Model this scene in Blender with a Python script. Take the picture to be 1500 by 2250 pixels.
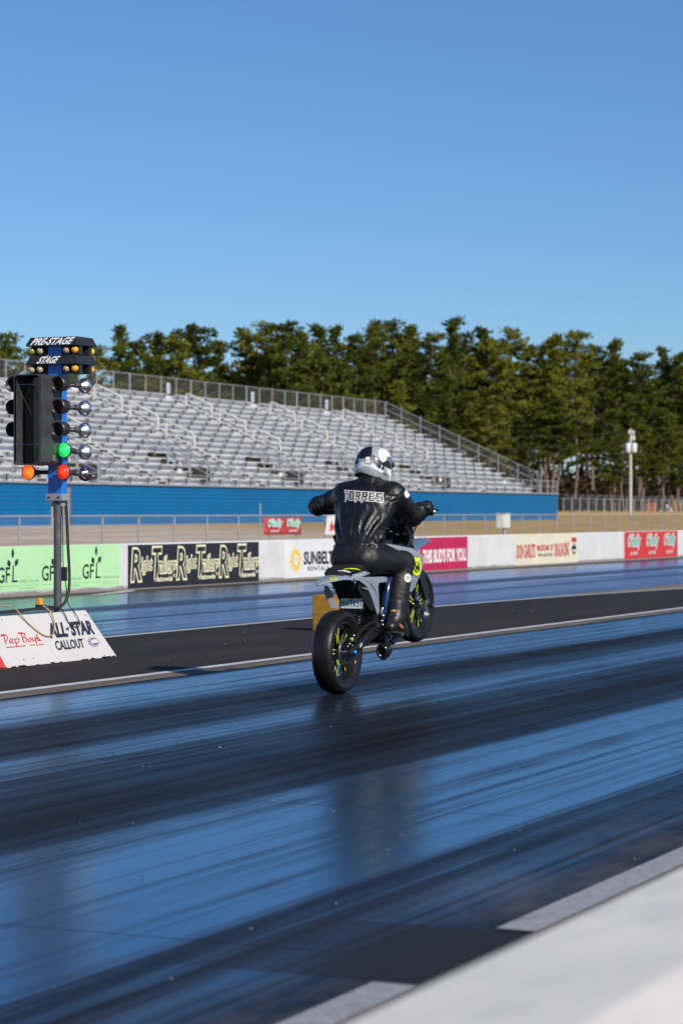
import bpy, bmesh, math, random
import numpy as np
import openvdb
from mathutils import Vector, Matrix, Euler
from mathutils.bvhtree import BVHTree

random.seed(7); np.random.seed(7)
for o in list(bpy.data.objects): bpy.data.objects.remove(o)
scene = bpy.context.scene
COL = scene.collection
R = math.radians

# ------------------------------------------------------------------ camera, sky, sun, exposure
# World frame: X runs down the track, Y across it (away from the near wall), Z up. Camera stands over the origin.
CAM_H = 1.34
FPX, VPX, HOR = 5312.0, 3180.0, 1125.0          # focal length, vanishing point of the track and horizon, measured in the photo
TH = math.atan2(VPX - 750, FPX)
CT, ST = math.cos(TH), math.sin(TH)
LPX = FPX / CT
cam_d = bpy.data.cameras.new('camera'); cam = bpy.data.objects.new('camera', cam_d); COL.objects.link(cam)
cam.location = (0, 0, CAM_H)
cam.rotation_euler = (R(90), 0, TH - R(90))
cam_d.sensor_fit = 'VERTICAL'; cam_d.sensor_height = 36.0; cam_d.lens = 36.0 * FPX / 2250
cam_d.clip_start = 0.1; cam_d.clip_end = 6000
cam_d.dof.use_dof = True; cam_d.dof.focus_distance = 17.9; cam_d.dof.aperture_fstop = 4.2
scene.camera = cam

SUN_EL = R(31)
sun_h = Vector((CT, ST, 0)) * -0.80 + Vector((ST, -CT, 0)) * 0.60      # where the sun stands, horizontally
sun_h.normalize()
sun_dir = Vector((sun_h.x * math.cos(SUN_EL), sun_h.y * math.cos(SUN_EL), math.sin(SUN_EL)))
world = bpy.data.worlds.new('World'); scene.world = world; world.use_nodes = True
wn = world.node_tree; wn.nodes.clear()
w_out = wn.nodes.new('ShaderNodeOutputWorld'); w_bg = wn.nodes.new('ShaderNodeBackground'); w_sky = wn.nodes.new('ShaderNodeTexSky')
w_sky.sky_type = 'NISHITA'; w_sky.sun_disc = False
w_sky.sun_elevation = SUN_EL; w_sky.sun_rotation = math.atan2(sun_h.x, sun_h.y)
w_sky.altitude = 0; w_sky.air_density = 1.0; w_sky.dust_density = 0.0; w_sky.ozone_density = 10.0
w_bg.inputs['Strength'].default_value = 0.10
wn.links.new(w_sky.outputs[0], w_bg.inputs[0]); wn.links.new(w_bg.outputs[0], w_out.inputs[0])
sun_d = bpy.data.lights.new('sun', 'SUN'); sun = bpy.data.objects.new('sun', sun_d); COL.objects.link(sun)
sun_d.energy = 4.6; sun_d.angle = R(0.5); sun_d.color = (1.0, 0.93, 0.82)
sun.rotation_euler = (-sun_dir).to_track_quat('-Z', 'Y').to_euler()
scene.view_settings.view_transform = 'Standard'; scene.view_settings.look = 'None'
scene.view_settings.exposure = 0.0; scene.view_settings.gamma = 1.0; scene.view_settings.use_curve_mapping = False
scene.render.engine = 'CYCLES'
scene.cycles.use_denoising = True
scene.cycles.max_bounces = 6; scene.cycles.transparent_max_bounces = 24
scene.cycles.sample_clamp_indirect = 6.0

# ------------------------------------------------------------------ measuring helpers (photo pixels -> places in the world)
def ray(px, py):
    return Vector((CT, ST, 0)) + Vector((ST, -CT, 0)) * ((px - 750) / FPX) + Vector((0, 0, (HOR - py) / FPX))
CAMP = Vector((0, 0, CAM_H))
def on_p(px, py, p):                 # point on the vertical plane Y = p
    d = ray(px, py); return CAMP + d * (p / d.y)
def on_ground(px, py, h=0.0):
    d = ray(px, py); return CAMP + d * ((h - CAM_H) / d.z)
def on_plane(px, py, o, n):
    d = ray(px, py); return CAMP + d * ((o - CAMP).dot(n) / d.dot(n))
def at_depth(px, py, z):
    return CAMP + ray(px, py) * z
def S(px, p): return on_p(px, HOR, p).x

# ------------------------------------------------------------------ scene bookkeeping
def tag(o, label=None, cat=None, group=None, kind=None):
    if label: o['label'] = label
    if cat: o['category'] = cat
    if group: o['group'] = group
    if kind: o['kind'] = kind
    return o
def empty(name, loc=(0, 0, 0), rot=(0, 0, 0), parent=None):
    o = bpy.data.objects.new(name, None); COL.objects.link(o)
    o.location = loc; o.rotation_euler = rot; o.parent = parent; o.empty_display_size = 0.2
    return o
def link_mesh(name, me, mat=None, parent=None):
    o = bpy.data.objects.new(name, me); COL.objects.link(o)
    if mat is not None and len(me.materials) == 0:
        for m in (mat if isinstance(mat, (list, tuple)) else [mat]): me.materials.append(m)
    o.parent = parent
    return o
def kids(o): return [c for c in bpy.data.objects if c.parent == o]
def copy_tree(o, parent=None):
    c = o.copy(); COL.objects.link(c); c.parent = parent
    for ch in kids(o): copy_tree(ch, c)
    return c

class MB:
    """collects shapes into ONE mesh"""
    def __init__(s): s.v = []; s.f = []; s.m = []; s.sm = []
    def add(s, vs, fs, mi=0, smooth=False):
        b = len(s.v); s.v += [tuple(v) for v in vs]
        for f in fs: s.f.append([b + i for i in f]); s.m.append(mi); s.sm.append(smooth)
        return s
    def box(s, c, size, M=None, mi=0, taper=1.0):
        x, y, z = [a / 2 for a in size]; c = Vector(c)
        pts = [Vector((sx * x * (taper if sz > 0 else 1), sy * y * (taper if sz > 0 else 1), sz * z)) for sz in (-1, 1) for sy in (-1, 1) for sx in (-1, 1)]
        if M is not None: pts = [M @ p for p in pts]
        s.add([c + p for p in pts], [(0, 2, 3, 1), (4, 5, 7, 6), (0, 1, 5, 4), (2, 6, 7, 3), (0, 4, 6, 2), (1, 3, 7, 5)], mi); return s
    def bar(s, a, b, w, h, up=(0, 0, 1), mi=0):
        a = Vector(a); b = Vector(b); d = b - a; L = d.length; x = d / L; u = Vector(up); y = u.cross(x)
        if y.length < 1e-5: y = Vector((0, 1, 0)).cross(x)
        y.normalize(); z = x.cross(y)
        M = Matrix((x, y, z)).transposed()
        return s.box((a + b) / 2, (L, w, h), M, mi)
    def tube(s, path, r, n=8, mi=0, closed=False, caps=True, smooth=True):
        P = [Vector(p) for p in path]; k = len(P)
        rs = r if isinstance(r, (list, tuple)) else [r] * k
        rings = []; prev = None
        for i in range(k):
            if closed: t = P[(i + 1) % k] - P[i - 1]
            else: t = P[min(i + 1, k - 1)] - P[max(i - 1, 0)]
            t.normalize()
            if prev is None:
                a = Vector((0, 0, 1)) if abs(t.z) < 0.9 else Vector((1, 0, 0))
                nrm = t.cross(a).normalized()
            else:
                nrm = (prev - t * prev.dot(t)).normalized()
            prev = nrm; bn = t.cross(nrm)
            rings.append([P[i] + (nrm * math.cos(q) + bn * math.sin(q)) * rs[i] for q in [2 * math.pi * j / n for j in range(n)]])
        vs = [v for ring in rings for v in ring]; fs = []
        for i in range(k if closed else k - 1):
            i2 = (i + 1) % k
            for j in range(n): fs.append((i * n + j, i * n + (j + 1) % n, i2 * n + (j + 1) % n, i2 * n + j))
        s.add(vs, fs, mi, smooth)
        if caps and not closed:
            s.add(rings[0][::-1], [tuple(range(n))], mi); s.add(rings[-1], [tuple(range(n))], mi)
        return s
    def lathe(s, prof, o, ax, n=32, mi=0, smooth=True, a0=0.0):
        """prof: (radius, distance along ax)"""
        o = Vector(o); ax = Vector(ax).normalized()
        u = ax.cross(Vector((0, 0, 1)) if abs(ax.z) < 0.9 else Vector((1, 0, 0))).normalized(); w = ax.cross(u)
        vs = []
        for r, t in prof:
            for j in range(n):
                q = a0 + 2 * math.pi * j / n; vs.append(o + ax * t + (u * math.cos(q) + w * math.sin(q)) * r)
        fs = [(i * n + j, i * n + (j + 1) % n, (i + 1) * n + (j + 1) % n, (i + 1) * n + j) for i in range(len(prof) - 1) for j in range(n)]
        s.add(vs, fs, mi, smooth); return s
    def disc(s, o, ax, r, n=24, mi=0): return s.lathe([(0.0005, 0), (r, 0)], o, ax, n, mi, False)
    def prism(s, poly, o, u, v, d, mi=0):
        """polygon in the plane (o; u, v) pushed along d"""
        o = Vector(o); u = Vector(u); v = Vector(v); d = Vector(d); n = len(poly)
        a = [o + u * p[0] + v * p[1] for p in poly]; b = [p + d for p in a]
        s.add(a + b, [tuple(range(n))[::-1], tuple(range(n, 2 * n))] + [(i, (i + 1) % n, n + (i + 1) % n, n + i) for i in range(n)], mi); return s
    def loft(s, rings, mi=0, smooth=True, caps=True):
        n = len(rings[0]); vs = [v for r_ in rings for v in r_]
        fs = [(i * n + j, i * n + (j + 1) % n, (i + 1) * n + (j + 1) % n, (i + 1) * n + j) for i in range(len(rings) - 1) for j in range(n)]
        s.add(vs, fs, mi, smooth)
        if caps: s.add(rings[0][::-1], [tuple(range(n))], mi); s.add(rings[-1], [tuple(range(n))], mi)
        return s
    def build(s, name, mat, parent=None, bevel=0, seg=2, fix=True):
        me = bpy.data.meshes.new(name); me.from_pydata(s.v, [], s.f)
        for p, mi, sm in zip(me.polygons, s.m, s.sm): p.material_index = mi; p.use_smooth = sm
        if fix:
            bm = bmesh.new(); bm.from_mesh(me); bmesh.ops.recalc_face_normals(bm, faces=bm.faces); bm.to_mesh(me); bm.free()
        me.update()
        o = link_mesh(name, me, mat, parent)
        if bevel:
            b = o.modifiers.new('bevel', 'BEVEL'); b.width = bevel; b.segments = seg; b.limit_method = 'ANGLE'; b.angle_limit = R(40)
        return o

# ------------------------------------------------------------------ signed-distance modelling (smooth, continuous bodies)
class Fld:
    def __init__(s, X, Y, Z): s.X, s.Y, s.Z = X, Y, Z
    def cone(s, a, b, ra, rb, ky=1.0, kx=1.0):
        X, Y, Z = s.X, s.Y, s.Z
        ax, ay, az = a; bx, by, bz = b
        dx, dy, dz = bx - ax, by - ay, bz - az; L2 = dx * dx + dy * dy + dz * dz + 1e-9
        t = np.clip(((X - ax) * dx + (Y - ay) * dy + (Z - az) * dz) / L2, 0, 1)
        return np.sqrt(((X - ax - t * dx) / kx) ** 2 + ((Y - ay - t * dy) / ky) ** 2 + (Z - az - t * dz) ** 2) - (ra + t * (rb - ra))
    def ell(s, c, r, M=None):
        p = [s.X - c[0], s.Y - c[1], s.Z - c[2]]
        if M is not None: p = [M[i][0] * p[0] + M[i][1] * p[1] + M[i][2] * p[2] for i in range(3)]
        k0 = np.sqrt(sum((p[i] / r[i]) ** 2 for i in range(3))); k1 = np.sqrt(sum((p[i] / r[i] ** 2) ** 2 for i in range(3))) + 1e-9
        return k0 * (k0 - 1) / k1
    def box(s, c, h, rd=0.0, M=None):
        p = [s.X - c[0], s.Y - c[1], s.Z - c[2]]
        if M is not None: p = [M[i][0] * p[0] + M[i][1] * p[1] + M[i][2] * p[2] for i in range(3)]
        q = [np.abs(p[i]) - h[i] + rd for i in range(3)]
        return np.sqrt(sum(np.maximum(a, 0) ** 2 for a in q)) + np.minimum(np.maximum(np.maximum(q[0], q[1]), q[2]), 0) - rd
def smin(k, *ds):
    d = ds[0]
    for e in ds[1:]:
        h = np.clip(0.5 + 0.5 * (e - d) / k, 0, 1); d = e * (1 - h) + d * h - k * h * (1 - h)
    return d
def smax(k, a, b): return -smin(k, -a, -b)
def sdf_obj(name, f, lo, hi, vox, mat, parent=None):
    ax = [np.arange(lo[i], hi[i] + vox, vox, dtype=np.float32) for i in range(3)]
    X, Y, Z = np.meshgrid(*ax, indexing='ij')
    D = np.ascontiguousarray(f(Fld(X, Y, Z)).astype(np.float32))
    g = openvdb.FloatGrid(10.0); g.copyFromArray(D)
    pts, quads = g.convertToQuads(0.0)
    pts = pts * vox + np.array(lo, dtype=np.float32)
    q = quads
    a, b, c, d_ = (pts[q[:, i]] for i in range(4))
    vol = (np.einsum('ij,ij->i', a, np.cross(b, c)) + np.einsum('ij,ij->i', a, np.cross(c, d_))).sum()
    if vol < 0: q = q[:, ::-1]
    me = bpy.data.meshes.new(name); me.from_pydata(pts.tolist(), [], q.tolist())
    me.polygons.foreach_set('use_smooth', [True] * len(me.polygons)); me.update()
    return link_mesh(name, me, mat, parent)
def bvh_of(o):
    me = o.data; M = world_matrix(o)
    return BVHTree.FromPolygons([M @ v.co for v in me.vertices], [list(p.vertices) for p in me.polygons])
def world_matrix(o):
    M = o.matrix_basis.copy()
    while o.parent: o = o.parent; M = o.matrix_basis @ M
    return M

# ------------------------------------------------------------------ lettering
def text_mesh(body, bold=0.0, spacing=1.0):
    cu = bpy.data.curves.new('lettering', 'FONT'); cu.body = body; cu.size = 1.0; cu.offset = bold; cu.space_character = spacing
    cu.resolution_u = 3
    o = bpy.data.objects.new('lettering', cu); COL.objects.link(o)
    dg = bpy.context.evaluated_depsgraph_get(); dg.update()
    me = bpy.data.meshes.new_from_object(o.evaluated_get(dg))
    bpy.data.objects.remove(o); bpy.data.curves.remove(cu)
    me.materials.clear()
    return me
def fit_text(body, o, u, v, mat, parent=None, name='lettering', bold=0.0, lift=0.004, spacing=1.0, box=None):
    """lettering stretched over the parallelogram o, o+u, o+v; returns the object (box: bounds to keep for outlines)"""
    me = text_mesh(body, bold, spacing)
    ref = text_mesh(body, 0.0, spacing) if bold else me
    xs = [w.co.x for w in ref.vertices]; ys = [w.co.y for w in ref.vertices]
    x0, x1, y0, y1 = min(xs), max(xs), min(ys), max(ys)
    u = Vector(u); v = Vector(v); o = Vector(o); n = u.cross(v).normalized()
    inv = world_matrix(parent).inverted() if parent else Matrix()
    for w in me.vertices:
        w.co = inv @ (o + u * ((w.co.x - x0) / (x1 - x0)) + v * ((w.co.y - y0) / (y1 - y0)) + n * lift)
    if ref is not me: bpy.data.meshes.remove(ref)
    me.update()
    return link_mesh(name, me, mat, parent)
def px_text(body, bl, br, tl, plane, mat, parent, **kw):
    o, n = plane
    a = on_plane(*bl, o, n); b = on_plane(*br, o, n); c = on_plane(*tl, o, n)
    return fit_text(body, a, b - a, c - a, mat, parent, **kw)
def poly_on(polys, mat, parent, name, place):
    """flat polygons (lists of 2-D points) put through place(x, y) -> world point"""
    inv = world_matrix(parent).inverted() if parent else Matrix()
    me = bpy.data.meshes.new(name); vs = []; fs = []
    for poly in polys:
        b = len(vs); vs += [inv @ place(*q) for q in poly]; fs.append(list(range(b, b + len(poly))))
    me.from_pydata(vs, [], fs); me.update()
    return link_mesh(name, me, mat, parent)
def decal(me_or_polys, tree, mat, parent, name, eps=0.003, cut=2.0):
    """wraps a flat figure onto a curved surface: every vertex lands on the surface and is lifted off it by eps"""
    bm = bmesh.new()
    if isinstance(me_or_polys, bpy.types.Mesh):
        bm.from_mesh(me_or_polys)
    else:
        for poly in me_or_polys:
            bm.faces.new([bm.verts.new((q[0], q[1], 0)) for q in poly])
    bmesh.ops.triangulate(bm, faces=bm.faces)
    for _ in range(5):
        long = [e for e in bm.edges if e.calc_length() > cut]
        if not long: break
        bmesh.ops.subdivide_edges(bm, edges=long, cuts=1)
        bmesh.ops.triangulate(bm, faces=bm.faces)
    inv = world_matrix(parent).inverted()
    bad = []
    for w in bm.verts:
        d = ray(w.co.x, w.co.y).normalized()
        hit, nrm, _, _ = tree.ray_cast(CAMP, d)
        if hit is None: bad.append(w); continue
        if nrm.dot(d) > 0: nrm = -nrm
        w.co = inv @ (hit + nrm * eps)
    bmesh.ops.delete(bm, geom=bad, context='VERTS')
    me = bpy.data.meshes.new(name); bm.to_mesh(me); bm.free()
    me.materials.clear()
    return link_mesh(name, me, mat, parent)
def px_text_mesh(body, bl, br, tl, bold=0.0, spacing=1.0):
    """lettering laid out flat in photo pixels, ready for decal()"""
    me = text_mesh(body, bold, spacing); ref = text_mesh(body, 0, spacing)
    xs = [w.co.x for w in ref.vertices]; ys = [w.co.y for w in ref.vertices]
    x0, x1, y0, y1 = min(xs), max(xs), min(ys), max(ys); bpy.data.meshes.remove(ref)
    for w in me.vertices:
        a = (w.co.x - x0) / (x1 - x0); b = (w.co.y - y0) / (y1 - y0)
        w.co = Vector((bl[0] + (br[0] - bl[0]) * a + (tl[0] - bl[0]) * b, bl[1] + (br[1] - bl[1]) * a + (tl[1] - bl[1]) * b, 0))
    return me

# ------------------------------------------------------------------ materials
def nodes_of(name):
    m = bpy.data.materials.new(name); m.use_nodes = True; nt = m.node_tree; nt.nodes.clear()
    out = nt.nodes.new('ShaderNodeOutputMaterial'); b = nt.nodes.new('ShaderNodeBsdfPrincipled'); nt.links.new(b.outputs[0], out.inputs[0])
    return m, nt, b, out
def N(nt, t, **kw):
    n = nt.nodes.new('ShaderNode' + t)
    for k, v in kw.items():
        if k.startswith('i_'):
            key = k[2:]; key = int(key) if key.isdigit() else key.replace('_', ' ')
            n.inputs[key].default_value = v
        else: setattr(n, k, v)
    return n
def ramp(nt, fac, stops, interp='LINEAR'):
    r_ = nt.nodes.new('ShaderNodeValToRGB'); cr = r_.color_ramp; cr.interpolation = interp
    while len(cr.elements) < len(stops): cr.elements.new(0.5)
    for e, (p, c) in zip(cr.elements, stops):
        e.position = p; e.color = (c, c, c, 1) if isinstance(c, (int, float)) else (*c, 1)
    nt.links.new(fac, r_.inputs[0]); return r_
def math_n(nt, op, a, b=None, clamp=False):
    n = nt.nodes.new('ShaderNodeMath'); n.operation = op; n.use_clamp = clamp
    for i, x in enumerate((a, b)):
        if x is None: continue
        if isinstance(x, (int, float)): n.inputs[i].default_value = x
        else: nt.links.new(x, n.inputs[i])
    return n.outputs[0]
def mixc(nt, fac, a, b):
    n = nt.nodes.new('ShaderNodeMix'); n.data_type = 'RGBA'
    for i, x in ((0, fac), (6, a), (7, b)):
        if isinstance(x, (int, float)): n.inputs[i].default_value = x
        elif isinstance(x, tuple): n.inputs[i].default_value = (*x, 1)
        else: nt.links.new(x, n.inputs[i])
    return n.outputs[2]
def scaled_pos(nt, sx, sy, sz, obj=False):
    if obj:
        g = nt.nodes.new('ShaderNodeTexCoord'); src = g.outputs['Object']
    else:
        g = nt.nodes.new('ShaderNodeNewGeometry'); src = g.outputs['Position']
    v = nt.nodes.new('ShaderNodeVectorMath'); v.operation = 'MULTIPLY'; v.inputs[1].default_value = (sx, sy, sz)
    nt.links.new(src, v.inputs[0]); return v.outputs[0]
def noise(nt, vec, scale=1.0, detail=4.0, rough=0.55):
    n = nt.nodes.new('ShaderNodeTexNoise'); n.inputs['Scale'].default_value = scale; n.inputs['Detail'].default_value = detail; n.inputs['Roughness'].default_value = rough
    nt.links.new(vec, n.inputs['Vector']); return n.outputs[0]
def mat(name, col, rough=0.5, metal=0.0, spec=0.5, var=0.12, vs=6.0, bump=0.0, bs=60.0, coat=0.0, stretch=(1, 1, 1), dirt=None, obj=True):
    """one surface with slight mottling, optional bump and optional dirt colour"""
    m, nt, b, out = nodes_of(name)
    v = scaled_pos(nt, *stretch, obj=obj)
    n1 = noise(nt, v, vs, 5)
    r1 = ramp(nt, n1, [(0.3, tuple(max(0, c * (1 - var)) for c in col)), (0.7, tuple(min(1, c * (1 + var)) for c in col))])
    cout = r1.outputs[0]
    if dirt:
        n2 = noise(nt, v, dirt[1], 6, 0.65)
        r2 = ramp(nt, n2, [(dirt[2], 0.0), (min(1, dirt[2] + 0.18), 1.0)])
        cout = mixc(nt, r2.outputs[0], cout, dirt[0])
    nt.links.new(cout, b.inputs['Base Color'])
    rr = ramp(nt, n1, [(0.25, max(0.02, rough * 0.85)), (0.75, min(1, rough * 1.15))]); nt.links.new(rr.outputs[0], b.inputs['Roughness'])
    b.inputs['Metallic'].default_value = metal; b.inputs['Specular IOR Level'].default_value = spec
    b.inputs['Coat Weight'].default_value = coat; b.inputs['Coat Roughness'].default_value = 0.08
    if bump:
        bn = noise(nt, v, bs, 4); bp = N(nt, 'Bump', i_Strength=bump, i_Distance=0.01); nt.links.new(bn, bp.inputs['Height']); nt.links.new(bp.outputs[0], b.inputs['Normal'])
    return m
def glow(name, col, strength, base=None):
    m, nt, b, out = nodes_of(name)
    b.inputs['Base Color'].default_value = (*(base or col), 1); b.inputs['Roughness'].default_value = 0.15
    lw = N(nt, 'LayerWeight', i_Blend=0.35)
    inv = math_n(nt, 'SUBTRACT', 1.0, lw.outputs['Facing'])
    core = ramp(nt, inv, [(0.35, 0.10), (0.62, 0.55), (0.80, 0.45), (0.93, 1.25)]).outputs[0]
    st = math_n(nt, 'MULTIPLY', core, strength)
    b.inputs['Emission Color'].default_value = (*col, 1); nt.links.new(st, b.inputs['Emission Strength'])
    return m
def chain_link(name, a, col=(0.3, 0.31, 0.32)):
    """wire mesh seen from far away: thin diagonal wires, open between them"""
    m, nt, b, out = nodes_of(name)
    v = scaled_pos(nt, 1, 1, 1, obj=True)
    sp = N(nt, 'SeparateXYZ'); nt.links.new(v, sp.inputs[0])
    wires = None
    for sgn in (1, -1):
        q = math_n(nt, 'ADD', sp.outputs[0], math_n(nt, 'MULTIPLY', sp.outputs[2], float(sgn)))
        q = math_n(nt, 'FRACT', math_n(nt, 'MULTIPLY', q, 12.0))
        q = math_n(nt, 'LESS_THAN', q, a / 2)
        wires = q if wires is None else math_n(nt, 'MAXIMUM', wires, q)
    t = N(nt, 'BsdfTransparent'); mx = N(nt, 'MixShader')
    nt.links.new(wires, mx.inputs[0]); nt.links.new(t.outputs[0], mx.inputs[1]); nt.links.new(b.outputs[0], mx.inputs[2]); nt.links.new(mx.outputs[0], out.inputs[0])
    b.inputs['Base Color'].default_value = (*col, 1); b.inputs['Roughness'].default_value = 0.5; b.inputs['Metallic'].default_value = 0.3
    return m
M = {}
def wall_paint():
    m, nt, b, out = nodes_of('white_paint')
    v = scaled_pos(nt, 1, 1, 1, obj=True); sp = N(nt, 'SeparateXYZ'); nt.links.new(v, sp.inputs[0])
    n1 = noise(nt, v, 1.4, 6, 0.6); n2 = noise(nt, scaled_pos(nt, 3.0, 1, 0.5, obj=True), 1.0, 5, 0.65); n3 = noise(nt, scaled_pos(nt, 2.2, 2, 7, obj=True), 1.0, 6, 0.7)
    c = ramp(nt, n1, [(0.3, (0.58, 0.575, 0.565)), (0.65, (0.68, 0.67, 0.655))]).outputs[0]
    c = mixc(nt, ramp(nt, n2, [(0.60, 0.0), (0.80, 0.35)]).outputs[0], c, (0.42, 0.40, 0.37))                 # rain streaks
    c = mixc(nt, ramp(nt, n3, [(0.66, 0.0), (0.74, 0.5)]).outputs[0], c, (0.30, 0.28, 0.27))                  # scuffs
    low = math_n(nt, 'SUBTRACT', math_n(nt, 'ADD', 0.02, math_n(nt, 'MULTIPLY', n3, 0.15)), sp.outputs[2])
    c = mixc(nt, ramp(nt, math_n(nt, 'MULTIPLY', low, 12.0), [(0.0, 0.0), (0.5, 0.8)]).outputs[0], c, (0.16, 0.13, 0.10))   # splashed dirt at the foot
    fr = math_n(nt, 'FRACT', math_n(nt, 'DIVIDE', sp.outputs[0], 6.1)); c = mixc(nt, math_n(nt, 'LESS_THAN', fr, 0.004), c, (0.2, 0.19, 0.18))
    nt.links.new(c, b.inputs['Base Color']); b.inputs['Roughness'].default_value = 0.65
    bp = N(nt, 'Bump', i_Strength=0.2, i_Distance=0.01); nt.links.new(noise(nt, v, 30, 4), bp.inputs['Height']); nt.links.new(bp.outputs[0], b.inputs['Normal'])
    return m
M['white_paint'] = wall_paint()
M['panel_white'] = mat('panel_white', (0.72, 0.71, 0.70), 0.5, var=0.05, vs=2, dirt=((0.56, 0.54, 0.52), 1.6, 0.62))
M['cream'] = mat('cream', (0.72, 0.66, 0.50), 0.5, var=0.06, vs=2)
M['green_paint'] = mat('green_paint', (0.44, 0.74, 0.38), 0.55, var=0.06, vs=2)
M['black_paint'] = mat('black_paint', (0.018, 0.018, 0.022), 0.5, var=0.2, vs=3)
M['ink'] = mat('ink', (0.015, 0.02, 0.02), 0.6)
M['navy'] = mat('navy', (0.02, 0.022, 0.05), 0.6)
M['faint_green'] = mat('faint_green', (0.26, 0.48, 0.23), 0.6)
M['letter_cream'] = mat('letter_cream', (0.78, 0.74, 0.50), 0.55)
M['letter_white'] = mat('letter_white', (0.82, 0.82, 0.80), 0.5)
M['red_paint'] = mat('red_paint', (0.60, 0.035, 0.035), 0.5, var=0.1, vs=2)
M['red_letter'] = mat('red_letter', (0.50, 0.03, 0.05), 0.5)
M['bud_red'] = mat('bud_red', (0.50, 0.012, 0.075), 0.5, var=0.15, vs=1.5, dirt=((0.62, 0.18, 0.26), 1.1, 0.66))
M['pale_pink'] = mat('pale_pink', (0.72, 0.52, 0.55), 0.6)
M['mint'] = mat('mint', (0.16, 0.52, 0.38), 0.5)
M['sun_yellow'] = mat('sun_yellow', (0.85, 0.55, 0.05), 0.5)
M['galv'] = mat('galv', (0.36, 0.375, 0.40), 0.5, metal=0.35, var=0.1, vs=3)
M['galv_light'] = mat('galv_light', (0.72, 0.70, 0.64), 0.5, var=0.06)
M['rusty'] = mat('rusty', (0.36, 0.29, 0.23), 0.7, var=0.2)
M['alu'] = mat('alu', (0.64, 0.64, 0.65), 0.5, metal=0.15, var=0.12, vs=0.8, stretch=(0.4, 2, 2))
M['alu_dark'] = mat('alu_dark', (0.30, 0.31, 0.33), 0.6, var=0.15, vs=1.0)
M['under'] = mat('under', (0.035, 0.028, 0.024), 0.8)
M['blue_steel'] = mat('blue_steel', (0.001, 0.125, 0.32), 0.5, spec=0.25, var=0.1, vs=0.6)
M['pole_blue'] = mat('pole_blue', (0.005, 0.16, 0.62), 0.35, var=0.06, coat=0.3)
M['concrete'] = mat('concrete', (0.48, 0.47, 0.45), 0.8, var=0.1, vs=1.2, bump=0.2)
M['line_white'] = mat('line_white', (0.62, 0.61, 0.60), 0.6, var=0.15, vs=5, obj=False, dirt=((0.25, 0.23, 0.22), 2.5, 0.60))
M['line_grey'] = mat('line_grey', (0.33, 0.335, 0.36), 0.7, var=0.2, vs=30, obj=False, dirt=((0.10, 0.10, 0.10), 6, 0.58), bump=0.3, bs=120)
M['dirt_strip'] = mat('dirt_strip', (0.055, 0.045, 0.036), 0.9, var=0.5, vs=3, obj=False, bump=0.5, bs=30)
M['bark'] = mat('bark', (0.17, 0.12, 0.092), 0.9, var=0.35, vs=2)
M['wood_pole'] = mat('wood_pole', (0.50, 0.48, 0.45), 0.85, var=0.1)
M['chrome'] = mat('chrome', (0.74, 0.74, 0.76), 0.34, metal=1.0, var=0.03)
M['steel'] = mat('steel', (0.55, 0.55, 0.56), 0.3, metal=1.0, var=0.1, vs=40)
M['black_metal'] = mat('black_metal', (0.022, 0.022, 0.024), 0.4, var=0.2, vs=20)
M['black_gloss'] = mat('black_gloss', (0.012, 0.012, 0.014), 0.16, var=0.15, coat=0.6)
M['hood_black'] = mat('hood_black', (0.02, 0.021, 0.026), 0.5, var=0.2, vs=12)
M['dark_grey'] = mat('dark_grey', (0.045, 0.045, 0.05), 0.5, var=0.25, vs=10, dirt=((0.10, 0.10, 0.10), 9, 0.6))
M['pipe_grey'] = mat('pipe_grey', (0.075, 0.078, 0.09), 0.45, var=0.3, vs=14, dirt=((0.25, 0.26, 0.27), 14, 0.66))
M['yellow_box'] = mat('yellow_box', (0.40, 0.205, 0.016), 0.75, var=0.2, vs=6, dirt=((0.20, 0.10, 0.02), 7, 0.48))
M['yellow_plug'] = mat('yellow_plug', (0.70, 0.36, 0.03), 0.5)
M['cable_black'] = mat('cable_black', (0.025, 0.024, 0.022), 0.6)
M['cable_tan'] = mat('cable_tan', (0.38, 0.27, 0.12), 0.6)
# ================================================================== the ground and the strip
def interp(x, pts):
    for (a, b), (c, d) in zip(pts, pts[1:]):
        if x <= c: return b + (d - b) * max(0, (x - a)) / (c - a)
    return pts[-1][1]
def terrain(p): return interp(p, [(-400, 0), (52, 0), (69, 0.62), (94, 1.2), (120, 1.25), (900, 1.3)])
def sheet(name, x0, x1, y0, y1, z, m, nx=1, ny=1, kind='structure'):
    vs = [(x0 + (x1 - x0) * i / nx, y0 + (y1 - y0) * j / ny, z) for j in range(ny + 1) for i in range(nx + 1)]
    fs = [(j * (nx + 1) + i, j * (nx + 1) + i + 1, (j + 1) * (nx + 1) + i + 1, (j + 1) * (nx + 1) + i) for j in range(ny) for i in range(nx)]
    b = MB(); b.add(vs, fs); o = b.build(name, m, fix=False); o['kind'] = kind; return o

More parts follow.
